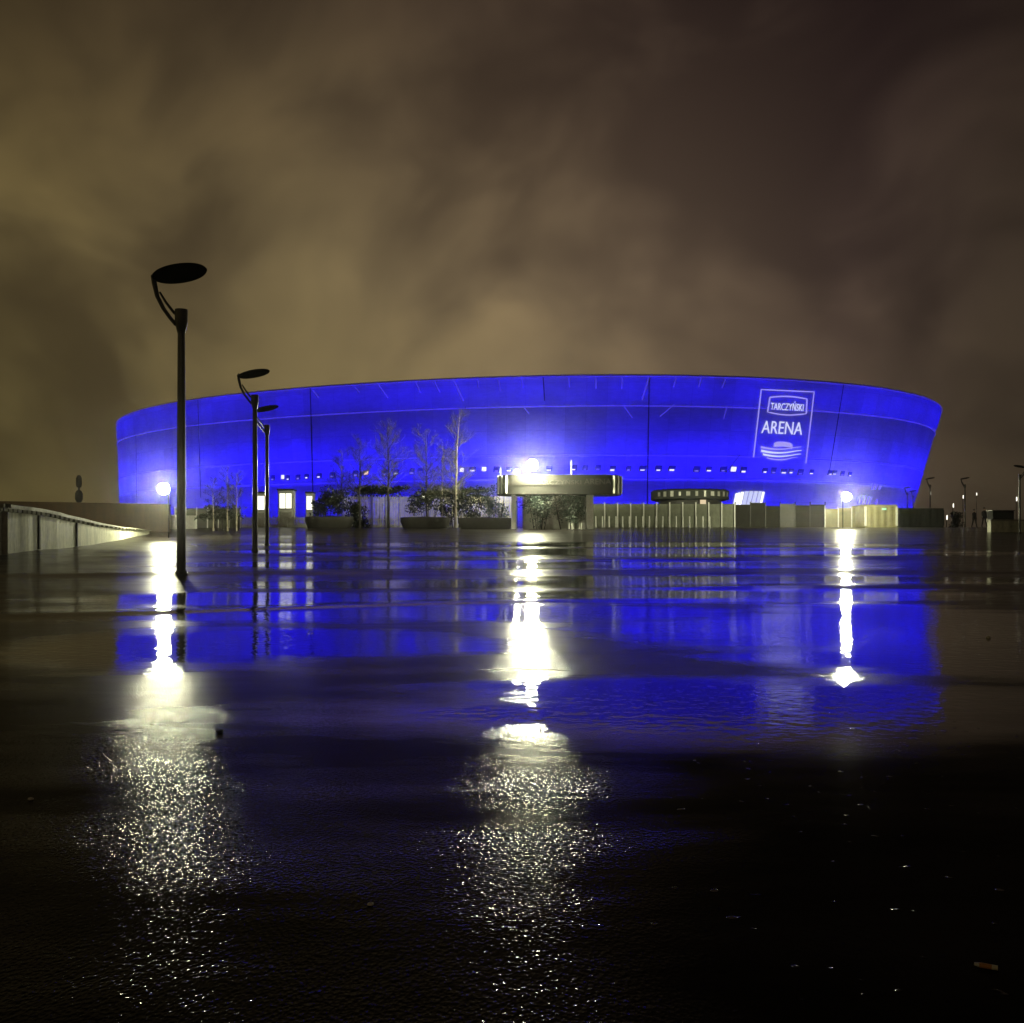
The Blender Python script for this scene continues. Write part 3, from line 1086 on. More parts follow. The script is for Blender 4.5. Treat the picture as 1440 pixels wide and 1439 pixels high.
bx0, bx1, bD = PX(-260, 64), PX(236, 64), 64
bw = thing('brown_wall', 'long dark brown wall behind the pale curved wall', 'wall', ((bx0 + bx1) / 2, bD, 0))
mb = MB()
zt0, zt1 = PZ(704.5, bD), PZ(711.5, bD)
w_ = (bx1 - bx0) / 2
mb.add([(-w_, 0, 0.5), (w_, 0, 0.5), (w_, 0.5, 0.5), (-w_, 0.5, 0.5), (-w_, 0, zt0 + 0.1), (w_, 0, zt1), (w_, 0.5, zt1), (-w_, 0.5, zt0 + 0.1)],
       [(0, 3, 2, 1), (4, 5, 6, 7), (0, 1, 5, 4), (1, 2, 6, 5), (2, 3, 7, 6), (3, 0, 4, 7)])
mb.build('wall_face', M['brown_wall'], bw)
mb = MB()
mb.add([(-w_, -0.06, zt0 + 0.104), (w_, -0.06, zt1 + 0.004), (w_, 0.56, zt1 + 0.004), (-w_, 0.56, zt0 + 0.104), (-w_, -0.06, zt0 + 0.2), (w_, -0.06, zt1 + 0.1), (w_, 0.56, zt1 + 0.1), (-w_, 0.56, zt0 + 0.2)],
       [(0, 3, 2, 1), (4, 5, 6, 7), (0, 1, 5, 4), (1, 2, 6, 5), (2, 3, 7, 6), (3, 0, 4, 7)])
mb.build('wall_cap', M['brown_wall'], bw)

# distant mast behind the brown wall
D = 150
root = thing('distant_mast', 'small dark distant mast with two rounded heads above the brown wall', 'mast', (PX(111, D), D, 3.0))
mb = MB()
mb.tube([(0, 0, 0), (0, 0, PZ(672, D) - 3.0)], [0.2, 0.12], 8)
mb.build('pole', M['mast'], root, True)
for zc, rr, hh in ((PZ(677, D) - 3.0, 0.42, 0.9), (PZ(698, D) - 3.0, 0.55, 0.9)):
    mb = MB()
    mb.lathe([(0.3, -hh), (rr, -hh * 0.5), (rr, hh * 0.4), (rr * 0.6, hh * 0.9), (0.1, hh)], (0, 0, zc), 12)
    mb.build('mast_head', M['mast'], root, True)


# ------------------------------------------------------------------ fences
def post_fence(name, label, x0px, x1px, D, top, n, panel_mat, post_mat, pw=0.09, slats=0, gap=0.0, group=None):
    x0, x1 = PX(x0px, D), PX(x1px, D)
    g = ground_z((x0 + x1) / 2, D)
    zt = PZ(top, D) - g
    root = thing(name, label, 'fence', ((x0 + x1) / 2, D, g), 0, group)
    w_ = x1 - x0
    for k in range(n + 1):
        mb = MB()
        mb.box((-w_ / 2 + w_ * k / n, -0.05, zt / 2 - 0.05), (pw, pw, zt + 0.1))
        mb.build('post', post_mat, root)
    for k in range(n):
        mb = MB()
        cx = -w_ / 2 + w_ * (k + 0.5) / n
        ww = w_ / n - pw
        if slats:
            for q in range(slats):
                mb.box((cx - ww / 2 + ww * (q + 0.5) / slats, random.uniform(-.02, .02), zt / 2), (ww / slats * 0.62, 0.03, zt * random.uniform(0.90, 0.97)))
            mb.box((cx, 0.03, zt * 0.25), (ww, 0.02, 0.06))
            mb.box((cx, 0.03, zt * 0.78), (ww, 0.02, 0.06))
        else:
            ph_ = zt * (random.uniform(0.82, 0.99) if name == 'hoarding' else 0.93)
            mb.box((cx, 0.0, ph_ / 2), (ww * 1.0, 0.04, ph_))
        mb.build('panel', random.choice((panel_mat, M['dark_metal'], panel_mat, M['planter'])) if name == 'hoarding' and panel_mat is M['hoarding'] else panel_mat, root)
    mb = MB()
    mb.box((0, 0.035, 0.06), (w_, 0.10, 0.22))
    mb.build('kerb', M['concrete'], root)
    return root


post_fence('fence', 'grey mesh fence with pale posts right of the canopy', 832, 1033, 83, 706.5, 11, M['fence_panel'], M['white_paint'])
post_fence('slatted_fence', 'pale vertical slat fence behind the young trees', 484, 722, 83, 697, 12, M['slat'], M['steel'], slats=8)
post_fence('fence', 'low grey fence with pale posts behind the left floodlight', 246, 338, 77, 713, 6, M['fence_panel'], M['white_paint'], 0.07)
post_fence('fence', 'slim bar fence between the lit booths at the left', 338, 436, 84, 727, 5, M['steel'], M['steel'], 0.05, slats=9)
post_fence('hoarding', 'dark sheet hoarding with thin posts under the lit sign', 1034, 1160, 85, 706, 6, M['hoarding'], M['dark_metal'], 0.07)
post_fence('hoarding', 'pale olive hoarding lit by the right floodlight', 1160, 1216, 83, 711, 3, M['olive'], M['steel'], 0.08)

# row of bollards before the grey fence
first = None
k = 0
for i in range(18):
    px = 838 + i * 9.4
    D = 81.0
    x = PX(px, D)
    if first is None:
        first = thing('bollard', 'short pale steel bollard in the row before the grey fence', 'bollard', (x, D, ground_z(x, D)), 0, 'bollards before the grey fence')
        mb = MB()
        mb.lathe([(0.055, -0.05), (0.055, 0.82), (0.045, 0.88), (0.01, 0.89)], n=10)
        mb.build('shaft', M['white_paint'], first, True)
        mb = MB()
        mb.lathe([(0.10, -0.03), (0.10, 0.02), (0.06, 0.03)], n=10)
        mb.build('foot', M['steel'], first, True)
    else:
        o = copy_tree(first)
        o.location = (x, D, ground_z(x, D))

# low white barrier block under the left floodlight
for px0, px1, D, y0, lab in [(227, 250, 73, 726, 'low white block under the left floodlight, left of the lamp pole'), (259, 276, 74, 727, 'low white block under the left floodlight, right of the lamp pole')]:
    x0, x1 = PX(px0, D), PX(px1, D)
    g = ground_z((x0 + x1) / 2, D)
    h = PZ(y0, D) - g
    mb = MB()
    c = ((x0 + x1) / 2, D, g + h / 2)
    mb.box((0, 0, -0.02), (x1 - x0, 0.5, h + 0.04), taper=0.92)
    mb.box((0, 0, h / 2 + 0.045), ((x1 - x0) * 1.04, 0.56, 0.08))
    o = mb.build('barrier_block', M['white_paint'], bevel=0.02)
    o.location = c
    tag(o, lab, 'barrier', 'white blocks under the left floodlight')


# ------------------------------------------------------------------ booths
def booth(label, x0px, x1px, D, top, mat, group='lit booths at the left gate'):
    x0, x1 = PX(x0px, D), PX(x1px, D)
    w_ = x1 - x0
    x = (x0 + x1) / 2
    g = ground_z(x, D)
    h = PZ(top, D) - g
    root = thing('booth', label, 'booth', (x, D, g), 0, group)
    mb = MB()
    mb.box((0, 0.55, h / 2), (w_, 1.0, h))
    mb.build('body', M['white_paint'], root)
    mb = MB()
    mb.box((0, 0.5, h + 0.063), (w_ * 1.12, 1.3, 0.12))
    mb.build('roof', M['dark_metal'], root)
    mb = MB()
    mb.box((0, 0.035, h * 0.72), (w_ * 0.86, 0.03, h * 0.45))
    wn = mb.build('window', M['dark_metal'], root)
    for sx in (-1, 1):
        mb = MB()
        mb.box((sx * w_ * 0.21, 0.015, h * 0.72), (w_ * 0.38, 0.03, h * 0.41))
        mb.build('pane', mat, wn)
    mb = MB()
    mb.box((0, 0.03, h * 0.23), (w_ * 0.8, 0.03, h * 0.38))
    mb.build('door', M['steel'], root)
    return root


booth('narrow lit booth between the second and third lamp poles', 361, 373, 84, 694, M['booth'])
booth('brightly lit booth with a white front right of the third lamp pole', 391, 412, 84, 690, M['booth'])
booth('narrow lit booth at the left end of the dark hedge', 430, 440, 86, 694, M['booth'])

# ------------------------------------------------------------------ entrance canopy
D = 72
g = ground_z(PX(786, D), D)
z0, z1 = PZ(697, D), PZ(670, D)
pav = thing('entrance_canopy', 'round ended entrance canopy with raised lettering, floodlights on its roof', 'canopy', (PX(786, D), D, g))
hw = (PX(872, D) - PX(699, D)) / 2
outl = []
rr = 1.1
for k in range(13):
    a = -PI / 2 + PI * k / 12
    outl.append((hw - rr + rr * math.cos(a), rr * 1.6 * math.sin(a)))
for k in range(13):
    a = PI / 2 + PI * k / 12
    outl.append((-hw + rr + rr * math.cos(a), rr * 1.6 * math.sin(a)))
mb = MB()
mb.prism(outl, z0 - g, z1 - g)
cn = mb.build('canopy_slab', M['facade_dark'], pav, True, bevel=0.03)
for dz in (0.02, 0.62):
    mb = MB()
    mb.prism([(x * 1.012, y * 1.02) for x, y in outl], z0 - g + dz, z0 - g + dz + 0.05)
    mb.build('trim', M['dark_metal'], cn, True)
for s_ in (-1, 1):
    for q in range(3):
        mb = MB()
        mb.box((s_ * (hw - 0.06 - 0.28 * q), -1.33 + 0.32 * (1 - q) - 0.05, (z0 + z1) / 2 - g), (0.10, 0.14, (z1 - z0) * 0.9), rz=s_ * 0.9)
        mb.build('end_fin', M['facade_pale'], cn)
for word, cxp, wpx in (('TARCZYŃSKI', 782.5, 65), ('ARENA', 837.5, 37)):
    uv, fs = text_mesh(word)
    mb = MB()
    mb.add([(PX(cxp, D) - PX(786, D) + u * PX(720 + wpx, D), -1.785, PZ(679.5, D) - g + v * 0.38) for u, v in uv], fs)
    lt = mb.build('lettering', M['letter'], cn)
    sm = lt.modifiers.new('thick', 'SOLIDIFY')
    sm.thickness = 0.03
for px, wpx, dd in ((828, 9.5, -0.9), (722, 6, -0.9), (724, 6, 1.0), (826, 7, 1.0)):
    mb = MB()
    mb.box((PX(px, D) - PX(786, D), dd, (z0 - g) / 2), (PX(720 + wpx, D), 0.42, z0 - g + 0.02))
    mb.build('column', M['white_paint'], pav, bevel=0.03)
mb = MB()
mb.box((PX(803, D) - PX(786, D), -0.3, z1 - g + 0.55), (0.05, 0.05, 1.1))
mb.build('roof_rod', M['white_paint'], pav)
mb = MB()
mb.box((PX(704, D) - PX(786, D), -0.3, z1 - g + 0.25), (0.05, 0.05, 0.5))
mb.build('roof_rod', M['white_paint'], pav)
mb = MB()
mb.box((0, 1.5, 1.3), (PX(826, D) - PX(724, D), 0.12, 2.6))
mb.build('back_screen', M['facade_pale'], pav)

# small white marker sticks beside the right column
first = None
for px, y0, y1 in [(801, 725, 735), (807, 729, 738), (815, 724, 733), (821, 728, 736), (805, 737, 744), (818, 734, 742)]:
    D2 = 70.4 if y1 < 740 else 69
    x = PX(px, D2)
    h = (y1 - y0) / F * D2
    if first is None:
        first = thing('marker_stick', 'short white stick in the cluster at the foot of the white column', 'stick', (x, D2, ground_z(x, D2)), 0, 'white sticks by the canopy column')
        mb = MB()
        mb.tube([(0, 0, -0.05), (0.0, 0, 0.5)], [0.045, 0.04], 8)
        mb.build('stick', M['white_paint'], first, True)
        mb = MB()
        mb.lathe([(0.07, -0.02), (0.07, 0.03), (0.04, 0.05)], n=8)
        mb.build('foot', M['dark_metal'], first, True)
        root = first
    else:
        root = copy_tree(first)
    root.location = (x, D2 + random.uniform(-0.4, 0.4), 0)
    root.location.z = ground_z(root.location.x, root.location.y)

# ------------------------------------------------------------------ round kiosk
D = 90
g = ground_z(PX(970, D), D)
ki = thing('round_kiosk', 'round kiosk with a dark flat roof and three lit windows', 'kiosk', (PX(970, D), D, g))
R = (PX(1024, D) - PX(916, D)) / 2
zt, zr = PZ(690, D) - g, PZ(705, D) - g
mb = MB()
mb.lathe([(R * 0.80, 0), (R * 0.80, zr)], n=40)
bd = mb.build('wall', M['dark_metal'], ki, True)
mb = MB()
mb.lathe([(R * 0.9, zr + 0.003), (R, zr + 0.12), (R, zt - 0.1), (R * 0.95, zt), (0.2, zt + 0.05)], n=48)
mb.build('roof', M['roof_dark'], ki, True)
for k in range(11):
    a = math.radians(-150 + 12.0 * k)
    mb = MB()
    mb.box((math.cos(a) * (R + 0.02), math.sin(a) * (R + 0.02), (zt + zr) / 2 + 0.05), (random.uniform(.10, .35), 0.05, (zt - zr) * random.uniform(.35, .6)), rz=a + PI / 2)
    mb.build('fascia_plate', M['steel'], ki)
for px, wd, mt, y0, y1 in [(963, 9, 'booth', 711, 731), (980, 8, 'booth_warm', 705, 726), (997, 7, 'booth', 711, 725)]:
    x = PX(px, D) - PX(970, D)
    yy = -math.sqrt((R * 0.8) ** 2 - x * x)
    a = math.atan2(yy, x)
    zc = (PZ(y0, D) + PZ(y1, D)) / 2 - g
    h = (y1 - y0) / F * D
    w_ = wd / F * D
    mb = MB()
    mb.box((x, yy, zc), (w_ * 1.25, 0.22, h * 1.1), rz=a + PI / 2)
    wn = mb.build('window', M['dark_metal'], ki)
    mb = MB()
    mb.box((x * 1.01, yy * 1.01 - 0.06, zc), (w_, 0.22, h), rz=a + PI / 2)
    mb.build('pane', M[mt], wn)


# ------------------------------------------------------------------ containers at the right
def container(label, x0px, x1px, D, top, mat, depth=2.4, rz=0.0):
    x0, x1 = PX(x0px, D), PX(x1px, D)
    w_ = x1 - x0
    x = (x0 + x1) / 2
    g = ground_z(x, D)
    h = PZ(top, D) - g
    root = thing('container', label, 'container', (x, D, g), rz, 'containers at the right')
    mb = MB()
    n = int(w_ / 0.13)
    out_ = []
    for k in range(n + 1):
        q = -w_ / 2 + w_ * k / n
        out_.append((q, 0.0 if (k // 2) % 2 else 0.035))
    out_ += [(w_ / 2, depth), (-w_ / 2, depth)]
    mb.prism(out_, 0.08, h - 0.08)
    mb.build('body', mat, root)
    mb = MB()
    for z in (0.06, h - 0.06):
        mb.box((0, depth / 2, z), (w_ + 0.08, depth + 0.1, 0.13))
    mb.build('frame', mat, root, bevel=0.01)
    for s_ in (-1, 1):
        mb = MB()
        mb.box((s_ * (w_ / 2), -0.01, h / 2), (0.14, 0.12, h - 0.27))
        mb.build('corner_post', M['steel'] if mat is M['olive'] else mat, root)
    return root, w_, h


root, w_, h = container('olive container with a small green light, lit by the right floodlight', 1217, 1261, 80, 710, M['olive'])
mb = MB()
mb.box((PX(1243, 80) - root.location.x, -0.05, PZ(716, 80) - root.location.z), (0.32, 0.05, 0.16))
o = mb.build('sign_light', M['green_sign'], root)
container('black container at the right end under the arena edge', 1263, 1326, 82, 715, M['black_box'])


# ------------------------------------------------------------------ plants
def leaf_cloud(mb, n, c, r, size, flat=1.0):
    """leaf sized faces spread through an uneven volume made of overlapping clumps"""
    clumps = []
    for _ in range(16):
        a = random.uniform(0, 2 * PI)
        q = random.random() ** 0.5
        clumps.append((c[0] + r[0] * 0.75 * q * math.cos(a), c[1] + r[1] * 0.75 * q * math.sin(a), c[2] + r[2] * random.uniform(-0.75, 0.75), random.uniform(0.28, 0.55)))
    for _ in range(int(n * 1.6)):
        cx, cy_, cz, k = random.choice(clumps)
        d = Vector((random.gauss(0, 1), random.gauss(0, 1), random.gauss(0, 1))).normalized() * (random.random() ** 0.4)
        p = Vector((cx + d.x * r[0] * k, cy_ + d.y * r[1] * k, cz + d.z * r[2] * k))
        u = Vector((random.gauss(0, 1), random.gauss(0, 1), random.gauss(0, 0.8))).normalized()
        v = u.cross(Vector((random.gauss(0, 1), random.gauss(0, 1), random.gauss(0, 1)))).normalized()
        s_ = size * random.uniform(0.6, 1.4)
        mb.add([p - u * s_, p + v * s_ * 0.45, p + u * s_, p - v * s_ * 0.45], [(0, 1, 2, 3)])


def shrub(label, px0, px1, top, bot, D, mat, n=900, size=0.09, cat='shrub', group=None, lift=0.0):
    x = (PX(px0, D) + PX(px1, D)) / 2
    g = ground_z(x, D) + lift
    rx = (PX(px1, D) - PX(px0, D)) / 2
    zt, zb = PZ(top, D) - g, max(PZ(bot, D) - g, 0.0)
    root = thing('shrub', label, cat, (x, D, g), 0, group)
    mb = MB()
    for _ in range(9):
        a = random.uniform(-0.8, 0.8)
        q = random.uniform(-0.7, 0.7)
        mb.tube([(q * rx * 0.5, random.uniform(-.2, .2), -0.02), (q * rx * 0.8, random.uniform(-.3, .3), zt * 0.4), (q * rx, random.uniform(-.4, .4), zt * random.uniform(0.7, 0.95))], [0.03, 0.02, 0.008], 5)
    mb.build('stem', M['bark'], root)
    mb = MB()
    leaf_cloud(mb, n, (0, 0, (zt + zb) / 2), (rx * 1.12, min(rx, 1.3), (zt - zb) / 2 * 1.12), size)
    mb.build('foliage', mat, root)
    return root


def planter(label, px0, px1, top, bot, D):
    x0, x1 = PX(px0, D), PX(px1, D)
    x = (x0 + x1) / 2
    g = ground_z(x, D)
    h = PZ(top, D) - g
    rx = (x1 - x0) / 2
    root = thing('planter', label, 'planter', (x, D, g), 0, 'dark planters before the trees')
    mb = MB()
    mb.lathe([(rx * 0.86, -0.05), (rx * 0.90, 0.05), (rx, h * 0.6), (rx, h), (rx * 0.92, h + 0.02), (rx * 0.9, h - 0.08)], n=32, sy=0.55)
    mb.build('rim', M['planter'], root, True)
    mb = MB()
    mb.lathe([(rx * 0.5, h - 0.12), (rx * 0.88, h - 0.05), (rx * 0.1, h + 0.08)], n=24, sy=0.55)
    mb.build('soil', M['soil'], root, True)
    return root, h


planter('long dark oval planter under the dark hedge at the left', 429, 497, 727, 742, 76)
planter('dark oval planter right of the two thin trunks', 563, 633, 728, 743, 76)
planter('dark oval planter left of the canopy columns', 644, 722, 729, 746, 73)
shrub('dense dark hedge shrub on the left planter', 437, 492, 686, 727, 76, M['leaf_dark'], 1700, 0.10, lift=0.3, group='shrubs on the plaza')
shrub('dark loose shrub on the middle planter', 574, 628, 694, 728, 76, M['leaf_dark'], 800, 0.10, lift=0.3, group='shrubs on the plaza')
shrub('leafy shrub on the planter left of the canopy', 642, 682, 690, 730, 73.4, M['leaf_dark'], 800, 0.09, lift=0.3, group='shrubs on the plaza')
shrub('dark rounded shrub between the planter and the left canopy column', 676, 716, 684, 734, 73, M['leaf_grey'], 900, 0.09, lift=0.3, group='shrubs on the plaza')
shrub('grey green shrub under the left half of the canopy', 734, 782, 690, 736, 71.2, M['leaf_grey'], 1100, 0.09, group='shrubs under the canopy')
shrub('grey green shrub under the right half of the canopy', 772, 822, 686, 738, 71.6, M['leaf_grey'], 1100, 0.09, group='shrubs under the canopy')
shrub('dark dense shrub between the left planter and the thin trunks', 486, 522, 700, 740, 79, M['leaf_dark'], 800, 0.10, group='shrubs on the plaza')
shrub('dark shrub between the middle and right planters, by the tallest tree', 618, 660, 690, 738, 79, M['leaf_dark'], 1000, 0.10, group='shrubs on the plaza')
shrub('low green hedge behind the left floodlight fence', 282, 336, 712, 731, 68, M['leaf_dark'], 900, 0.09, 'hedge')
shrub('low dark hedge top behind the trunks and slat fence', 490, 574, 684, 702, 84.5, M['leaf_dark'], 1500, 0.11, 'hedge')
shrub('low dark hedge top over the slat fence, left of the canopy', 576, 696, 684, 703, 84.5, M['leaf_dark'], 1700, 0.11, 'hedge')
shrub('rounded dark bush left of the two walkers', 1336, 1352, 722, 743, 84, M['leaf_dark'], 500, 0.09, group='shrubs on the plaza')


def young_tree(label, px, top, D, trunk_px, mat, seed, spread=0.9, start=0.28, nbr=26, leaves=120, lean=0.0):
    rnd = random.Random(seed)
    x = PX(px, D)
    g = ground_z(x, D)
    H = PZ(top, D) - g
    root = thing('young_tree', label, 'tree', (x, D, g), 0, 'thin bare trees before the arena')
    r0 = trunk_px / F * D / 2
    pts = [(lean * H * (k / 8) ** 2 + rnd.uniform(-.04, .04) * (k > 1), rnd.uniform(-.04, .04), H * k / 8 - (0.05 if k == 0 else 0)) for k in range(9)]
    mb = MB()
    mb.tube(pts, [r0 * (1 - 0.85 * k / 8) + 0.006 for k in range(9)], 7)
    mb.build('trunk', mat, root, True)
    mb = MB()
    tips = []

    def branch(p, d, L, r, lvl):
        n = 4
        q = Vector(p)
        P, Rr = [q.copy()], [r]
        dd = Vector(d)
        for k in range(n):
            dd = (dd + Vector((rnd.gauss(0, .16), rnd.gauss(0, .16), 0.04 + rnd.gauss(0, .13)))).normalized()
            q = q + dd * (L / n)
            P.append(q.copy())
            Rr.append(max(0.006, r * (1 - 0.85 * (k + 1) / n)))
        mb.tube(P, Rr, 4, cap=False)
        tips.append(P[-1])
        tips.append(P[2])
        if lvl < 2:
            for _ in range(5 if lvl == 0 else 3):
                k = rnd.randint(1, n - 1)
                nd = (dd + Vector((rnd.gauss(0, .6), rnd.gauss(0, .6), rnd.uniform(0.0, 0.6)))).normalized()
                branch(P[k], nd, L * rnd.uniform(0.4, 0.65), max(0.009, Rr[k] * 0.7), lvl + 1)

    nbr = int(nbr * 1.5)
    for k in range(nbr):
        a = start + (0.97 - start) * k / nbr
        i = int(a * 8)
        f = a * 8 - i
        p = Vector(pts[i]).lerp(Vector(pts[min(i + 1, 8)]), f)
        an = rnd.uniform(0, 2 * PI)
        el = rnd.uniform(0.15, 0.95)
        L = 1.2 * spread * (1.15 - a * 0.75) * rnd.uniform(0.7, 1.25)
        branch(p, (math.cos(an) * math.cos(el), math.sin(an) * math.cos(el), math.sin(el)), L, r0 * 0.34 * (1.1 - a) + 0.008, 0)
    for _ in range(leaves):
        p = rnd.choice(tips) + Vector((rnd.gauss(0, .1), rnd.gauss(0, .1), rnd.gauss(0, .1)))
        u = Vector((rnd.gauss(0, 1), rnd.gauss(0, 1), rnd.gauss(0, 1))).normalized()
        v = u.orthogonal().normalized()
        s_ = 0.05
        mb.add([p - u * s_, p + v * s_ * .5, p + u * s_, p - v * s_ * .5], [(0, 1, 2, 3)])
    mb.build('crown', M['twig'], root)
    return root


young_tree('thin dark trunked bare tree, left of the pair by the slat fence', 506, 622, 77, 3.6, M['bark'], 3, 1.7, 0.34)
young_tree('tall thin dark bare tree, right of the pair by the slat fence', 546, 598, 77, 4.0, M['bark'], 5, 2.0, 0.34, 32)
young_tree('bare young tree rising out of the middle planter', 600, 606, 78, 3.0, M['bark'], 8, 1.6, 0.25, 30)
young_tree('tallest bare tree with a pale curved trunk left of the canopy', 641, 582, 78, 4.0, M['bark_pale'], 11, 1.7, 0.22, 34, lean=0.03)
young_tree('slight pale stemmed bare tree in front of the dark hedge', 481, 632, 79, 2.4, M['bark_pale'], 14, 1.3, 0.35, 18)
young_tree('slim sapling between the two tallest bare trees and the planter', 622, 628, 79, 2.2, M['bark_pale'], 17, 1.1, 0.3, 18)
for px, top, lab in [(320, 656, 'left sapling of the lit group behind the left floodlight'), (333, 664, 'middle sapling of the lit group behind the left floodlight'), (300, 672, 'short sapling nearest the left floodlight')]:
    young_tree(lab, px, top, 67, 2.2, M['bark_pale'], int(px), 0.9, 0.3, 12, 20)

# ------------------------------------------------------------------ right: low wall with a dark bench box, far lights
D = 64
x0, x1 = PX(1391, D), PX(1470, D)
g = ground_z((x0 + x1) / 2, D)
h = PZ(731, D) - g
root = thing('low_wall', 'low rough stone wall at the right edge', 'wall', ((x0 + x1) / 2, D, g))
mb = MB()
mb.box((0, 0, h / 2 - 0.05), (x1 - x0, 0.5, h - 0.1))
mb.build('wall_face', M['concrete'], root)
mb = MB()
mb.box((0, 0, h - 0.046), (x1 - x0 + 0.1, 0.6, 0.1))
mb.build('coping', M['coping'], root)
D = 66
x0, x1 = PX(1392, D), PX(1422, D)
g = ground_z((x0 + x1) / 2, D)
h = PZ(718, D) - g
root = thing('utility_box', 'dark long box behind the low stone wall', 'box', ((x0 + x1) / 2, D, g))
mb = MB()
mb.box((0, 0, h / 2 - 0.05), (x1 - x0, 0.8, h))
mb.build('body', M['black_box'], root, bevel=0.04)
mb = MB()
mb.box((0, 0, h - 0.02), ((x1 - x0) * 1.04, 0.9, 0.06))
mb.build('lid', M['dark_metal'], root, bevel=0.01)

for px, py, D, lab in [(1308, 694, 180, 'far white lamp above the black container'), (1354, 699, 190, 'far white lamp left of the thin lamp post'), (1373, 695, 220, 'far white lamp right of the thin lamp post'),
                       (1340, 711, 160, 'far white lamp above the rounded bush'), (1331, 728, 140, 'lowest far white lamp, beside the black container'), (1429, 702, 150, 'far white lamp by the right edge lamp post')]:
    x = PX(px, D)
    g = ground_z(x, D)
    z = PZ(py, D) - g
    root = thing('far_lamp', lab, 'lamp', (x, D, g), 0, 'far lit lamps at the right')
    mb = MB()
    mb.tube([(0, 0, 0), (0, 0, z + 0.3)], [0.07, 0.05], 6)
    mb.build('post', M['pole'], root)
    mb = MB()
    mb.box((0.03, -0.1, z), (0.13, 0.12, 0.60))
    mb.build('light', M['farlamp'], root, bevel=0.04)


# ------------------------------------------------------------------ two people walking at the far right
def person(label, px, D, h, stride, facing):
    x = PX(px, D)
    g = ground_z(x, D)
    root = thing('person', label, 'person', (x, D, g), facing)
    k = h / 1.75
    J = [(0, 0, .95), (0, 0.01, 1.15), (0, 0.0, 1.40), (0, -0.01, 1.50), (0, -0.02, 1.58),
         (.10, 0, .90), (.105, -stride * .5, .50), (.105, -stride, .09), (.105, -stride - .13, .035),
         (-.10, 0, .90), (-.105, stride * .35, .50), (-.105, stride, .12), (-.105, stride - .10, .035),
         (.20, 0, 1.38), (.25, stride * .3, 1.12), (.24, stride * .2 - .1, .88), (.235, stride * .15 - .14, .80),
         (-.20, 0, 1.38), (-.25, -stride * .3, 1.12), (-.24, -stride * .35 - .1, .88), (-.235, -stride * .4 - .13, .80),
         (0, -0.03, 1.68), (0, -0.03, 1.75)]
    Ed = [(0, 1), (1, 2), (2, 3), (3, 4), (0, 5), (5, 6), (6, 7), (7, 8), (0, 9), (9, 10), (10, 11), (11, 12), (2, 13), (13, 14), (14, 15), (15, 16), (2, 17), (17, 18), (18, 19), (19, 20), (4, 21), (21, 22)]
    Rd = [.145, .135, .15, .065, .07, .095, .07, .05, .04, .095, .07, .05, .04, .07, .055, .042, .035, .07, .055, .042, .035, .095, .06]
    me = bpy.data.meshes.new('body')
    me.from_pydata([(a * k, b * k, c * k) for a, b, c in J], Ed, [])
    o = bpy.data.objects.new('body', me)
    C.objects.link(o)
    md = o.modifiers.new('skin', 'SKIN')
    for v, r in zip(me.skin_vertices[0].data, Rd):
        v.radius = (r * k, r * k * 0.85)
    me.skin_vertices[0].data[0].use_root = True
    o.modifiers.new('sub', 'SUBSURF').levels = 1
    dg = bpy.context.evaluated_depsgraph_get()
    m2 = bpy.data.meshes.new_from_object(o.evaluated_get(dg))
    bpy.data.objects.remove(o)
    m2.materials.clear()
    for mt in ('cloth', 'cloth2', 'skin'):
        m2.materials.append(M[mt])
    for p in m2.polygons:
        p.use_smooth = True
        z = p.center.z / k
        p.material_index = 2 if z > 1.52 or (z < 0.84 and abs(p.center.x) / k > 0.2) else (0 if z > 0.85 else 1)
    b = bpy.data.objects.new('body', m2)
    C.objects.link(b)
    b.parent = root
    mb = MB()
    mb.lathe([(.02, -.06), (.10, -.03), (.108, .03), (.085, .09), (.03, .115)], (0, .0, 1.70 * k), 14)
    mb.build('hair', M['hair'], root, True)
    mb = MB()
    mb.lathe([(.215, .80), (.205, .95), (.18, 1.12), (.20, 1.30), (.19, 1.40), (.08, 1.50)], n=16, sy=0.72)
    ct = mb.build('coat', M['cloth'], root, True)
    ct.scale = (k, k, k)
    return root


person('dark dressed person walking at the far right, left one of two', 1370, 96, 1.70, .22, 0.4)
person('dark dressed person walking at the far right, next to the low wall', 1384, 94, 1.82, .18, 0.2)


# ------------------------------------------------------------------ litter and stones on the wet asphalt
def gpix(px, py):
    y = 3.0
    for _ in range(30):
        x = PX(px, y)
        y = F * (CAMZ - ground_z(x, y)) / (py - HOR)
    return PX(px, y), y, ground_z(PX(px, y), y)


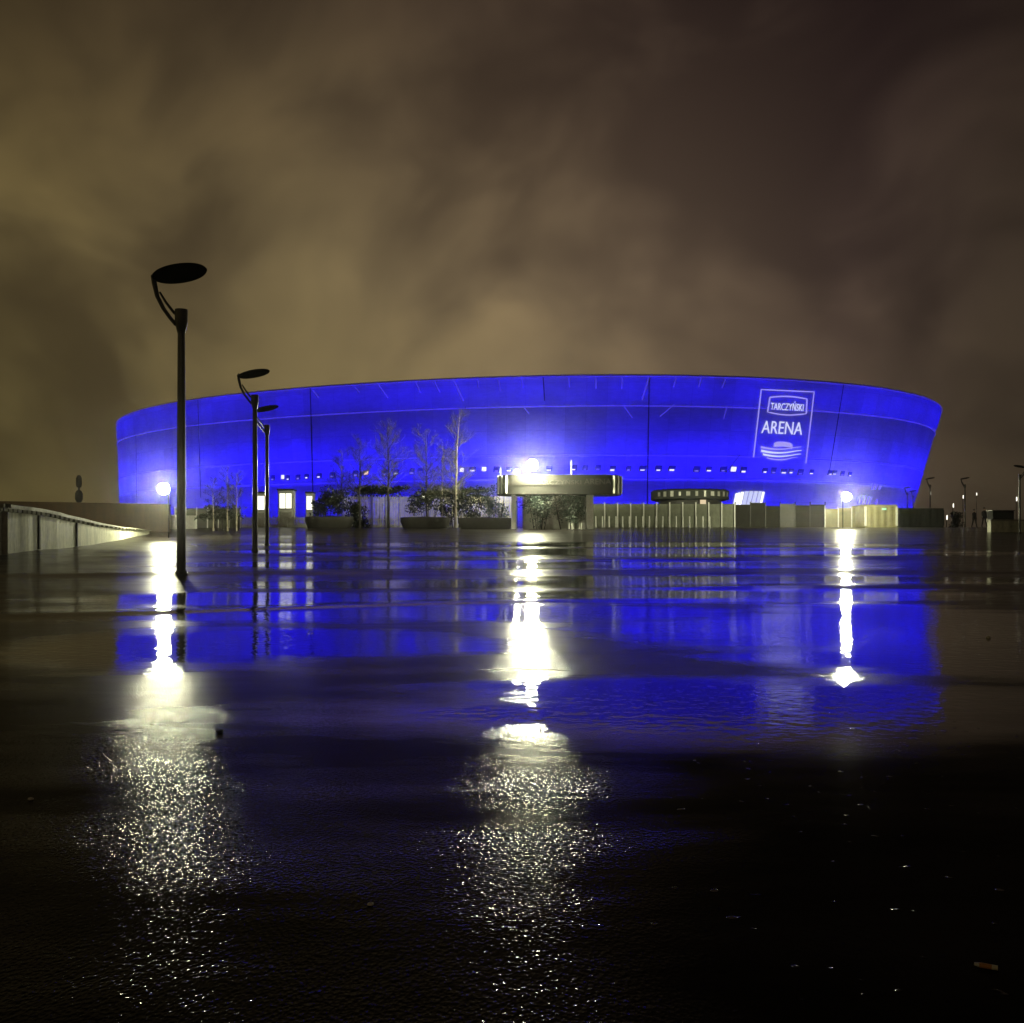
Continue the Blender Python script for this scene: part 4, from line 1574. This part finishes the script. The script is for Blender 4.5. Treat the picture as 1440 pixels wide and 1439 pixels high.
x, y, z = gpix(1385, 1362)
root = thing('cigarette_butt', 'orange brown cigarette butt lying on the wet asphalt, lower right', 'litter', (x, y, z + 0.004), -0.5)
mb = MB()
mb.tube([(-.008, 0, 0.0), (.010, .0005, 0.0)], [.0042, .004], 10)
mb.build('filter', M['cork'], root, True)
mb = MB()
mb.tube([(.0101, .0005, 0), (.019, .001, 0)], [.004, .0037], 10)
mb.build('paper_end', M['paper'], root, True)
mb = MB()
mb.tube([(-.016, 0, 0.0005), (-.0081, 0, 0)], [.0025, .0041], 10)
mb.build('glint_tip', M['butt_glint'], root, True)  # white end piece, a glint painted in as colour


def stone(label, px, py, r, mat, name='stone', sd=1):
    x, y, z = gpix(px, py)
    rnd = random.Random(sd)
    bm = bmesh.new()
    bmesh.ops.create_icosphere(bm, subdivisions=3, radius=r)
    ph = [rnd.uniform(0, 6) for _ in range(3)]
    for v in bm.verts:
        q = v.co / r
        v.co *= 1 + 0.16 * math.sin(2.3 * q.x + ph[0]) + 0.12 * math.sin(3.1 * q.y + ph[1]) + 0.10 * math.sin(4.0 * q.z + ph[2]) + rnd.uniform(-.03, .03)
        v.co.z *= 0.65
    me = bpy.data.meshes.new(name)
    bm.to_mesh(me)
    bm.free()
    me.materials.append(M[mat])
    me.polygons.foreach_set('use_smooth', [True] * len(me.polygons))
    o = bpy.data.objects.new(name, me)
    C.objects.link(o)
    o.location = (x, y, z + r * 0.4)
    tag(o, label, 'stone', 'small stones on the asphalt')


stone('small dark stone beside the left light streak on the wet ground', 308, 1031, 0.013, 'stone', sd=2)
stone('small pale stone alone on the dark ground at the right', 1390, 898, 0.017, 'stone_pale', sd=4)
stone('tiny pale stone between the two bright light streaks', 521, 1273, 0.006, 'stone_pale', sd=6)
stone('tiny pale stone at the far left of the dark asphalt', 44, 1125, 0.007, 'stone_pale', sd=9)


# ------------------------------------------------------------------ fine rain haze over the whole place
def build_haze():
    mb = MB()
    mb.box((0, 0, 0), (2, 2, 2))
    m, t, out = new_mat('haze_air')
    v = t.node('ShaderNodeVolumePrincipled')
    v.inputs['Color'].default_value = (0.9, 0.9, 0.9, 1)
    v.inputs['Density'].default_value = HAZE
    v.inputs['Anisotropy'].default_value = 0.96
    t.l.new(v.outputs[0], out.inputs['Volume'])
    o = mb.build('haze', m)
    o.scale = (2000, 2000, 25.5)
    o.location = (0, 0, 24.0)
    tag(o, kind='stuff')


HAZE = 0.00042
build_haze()
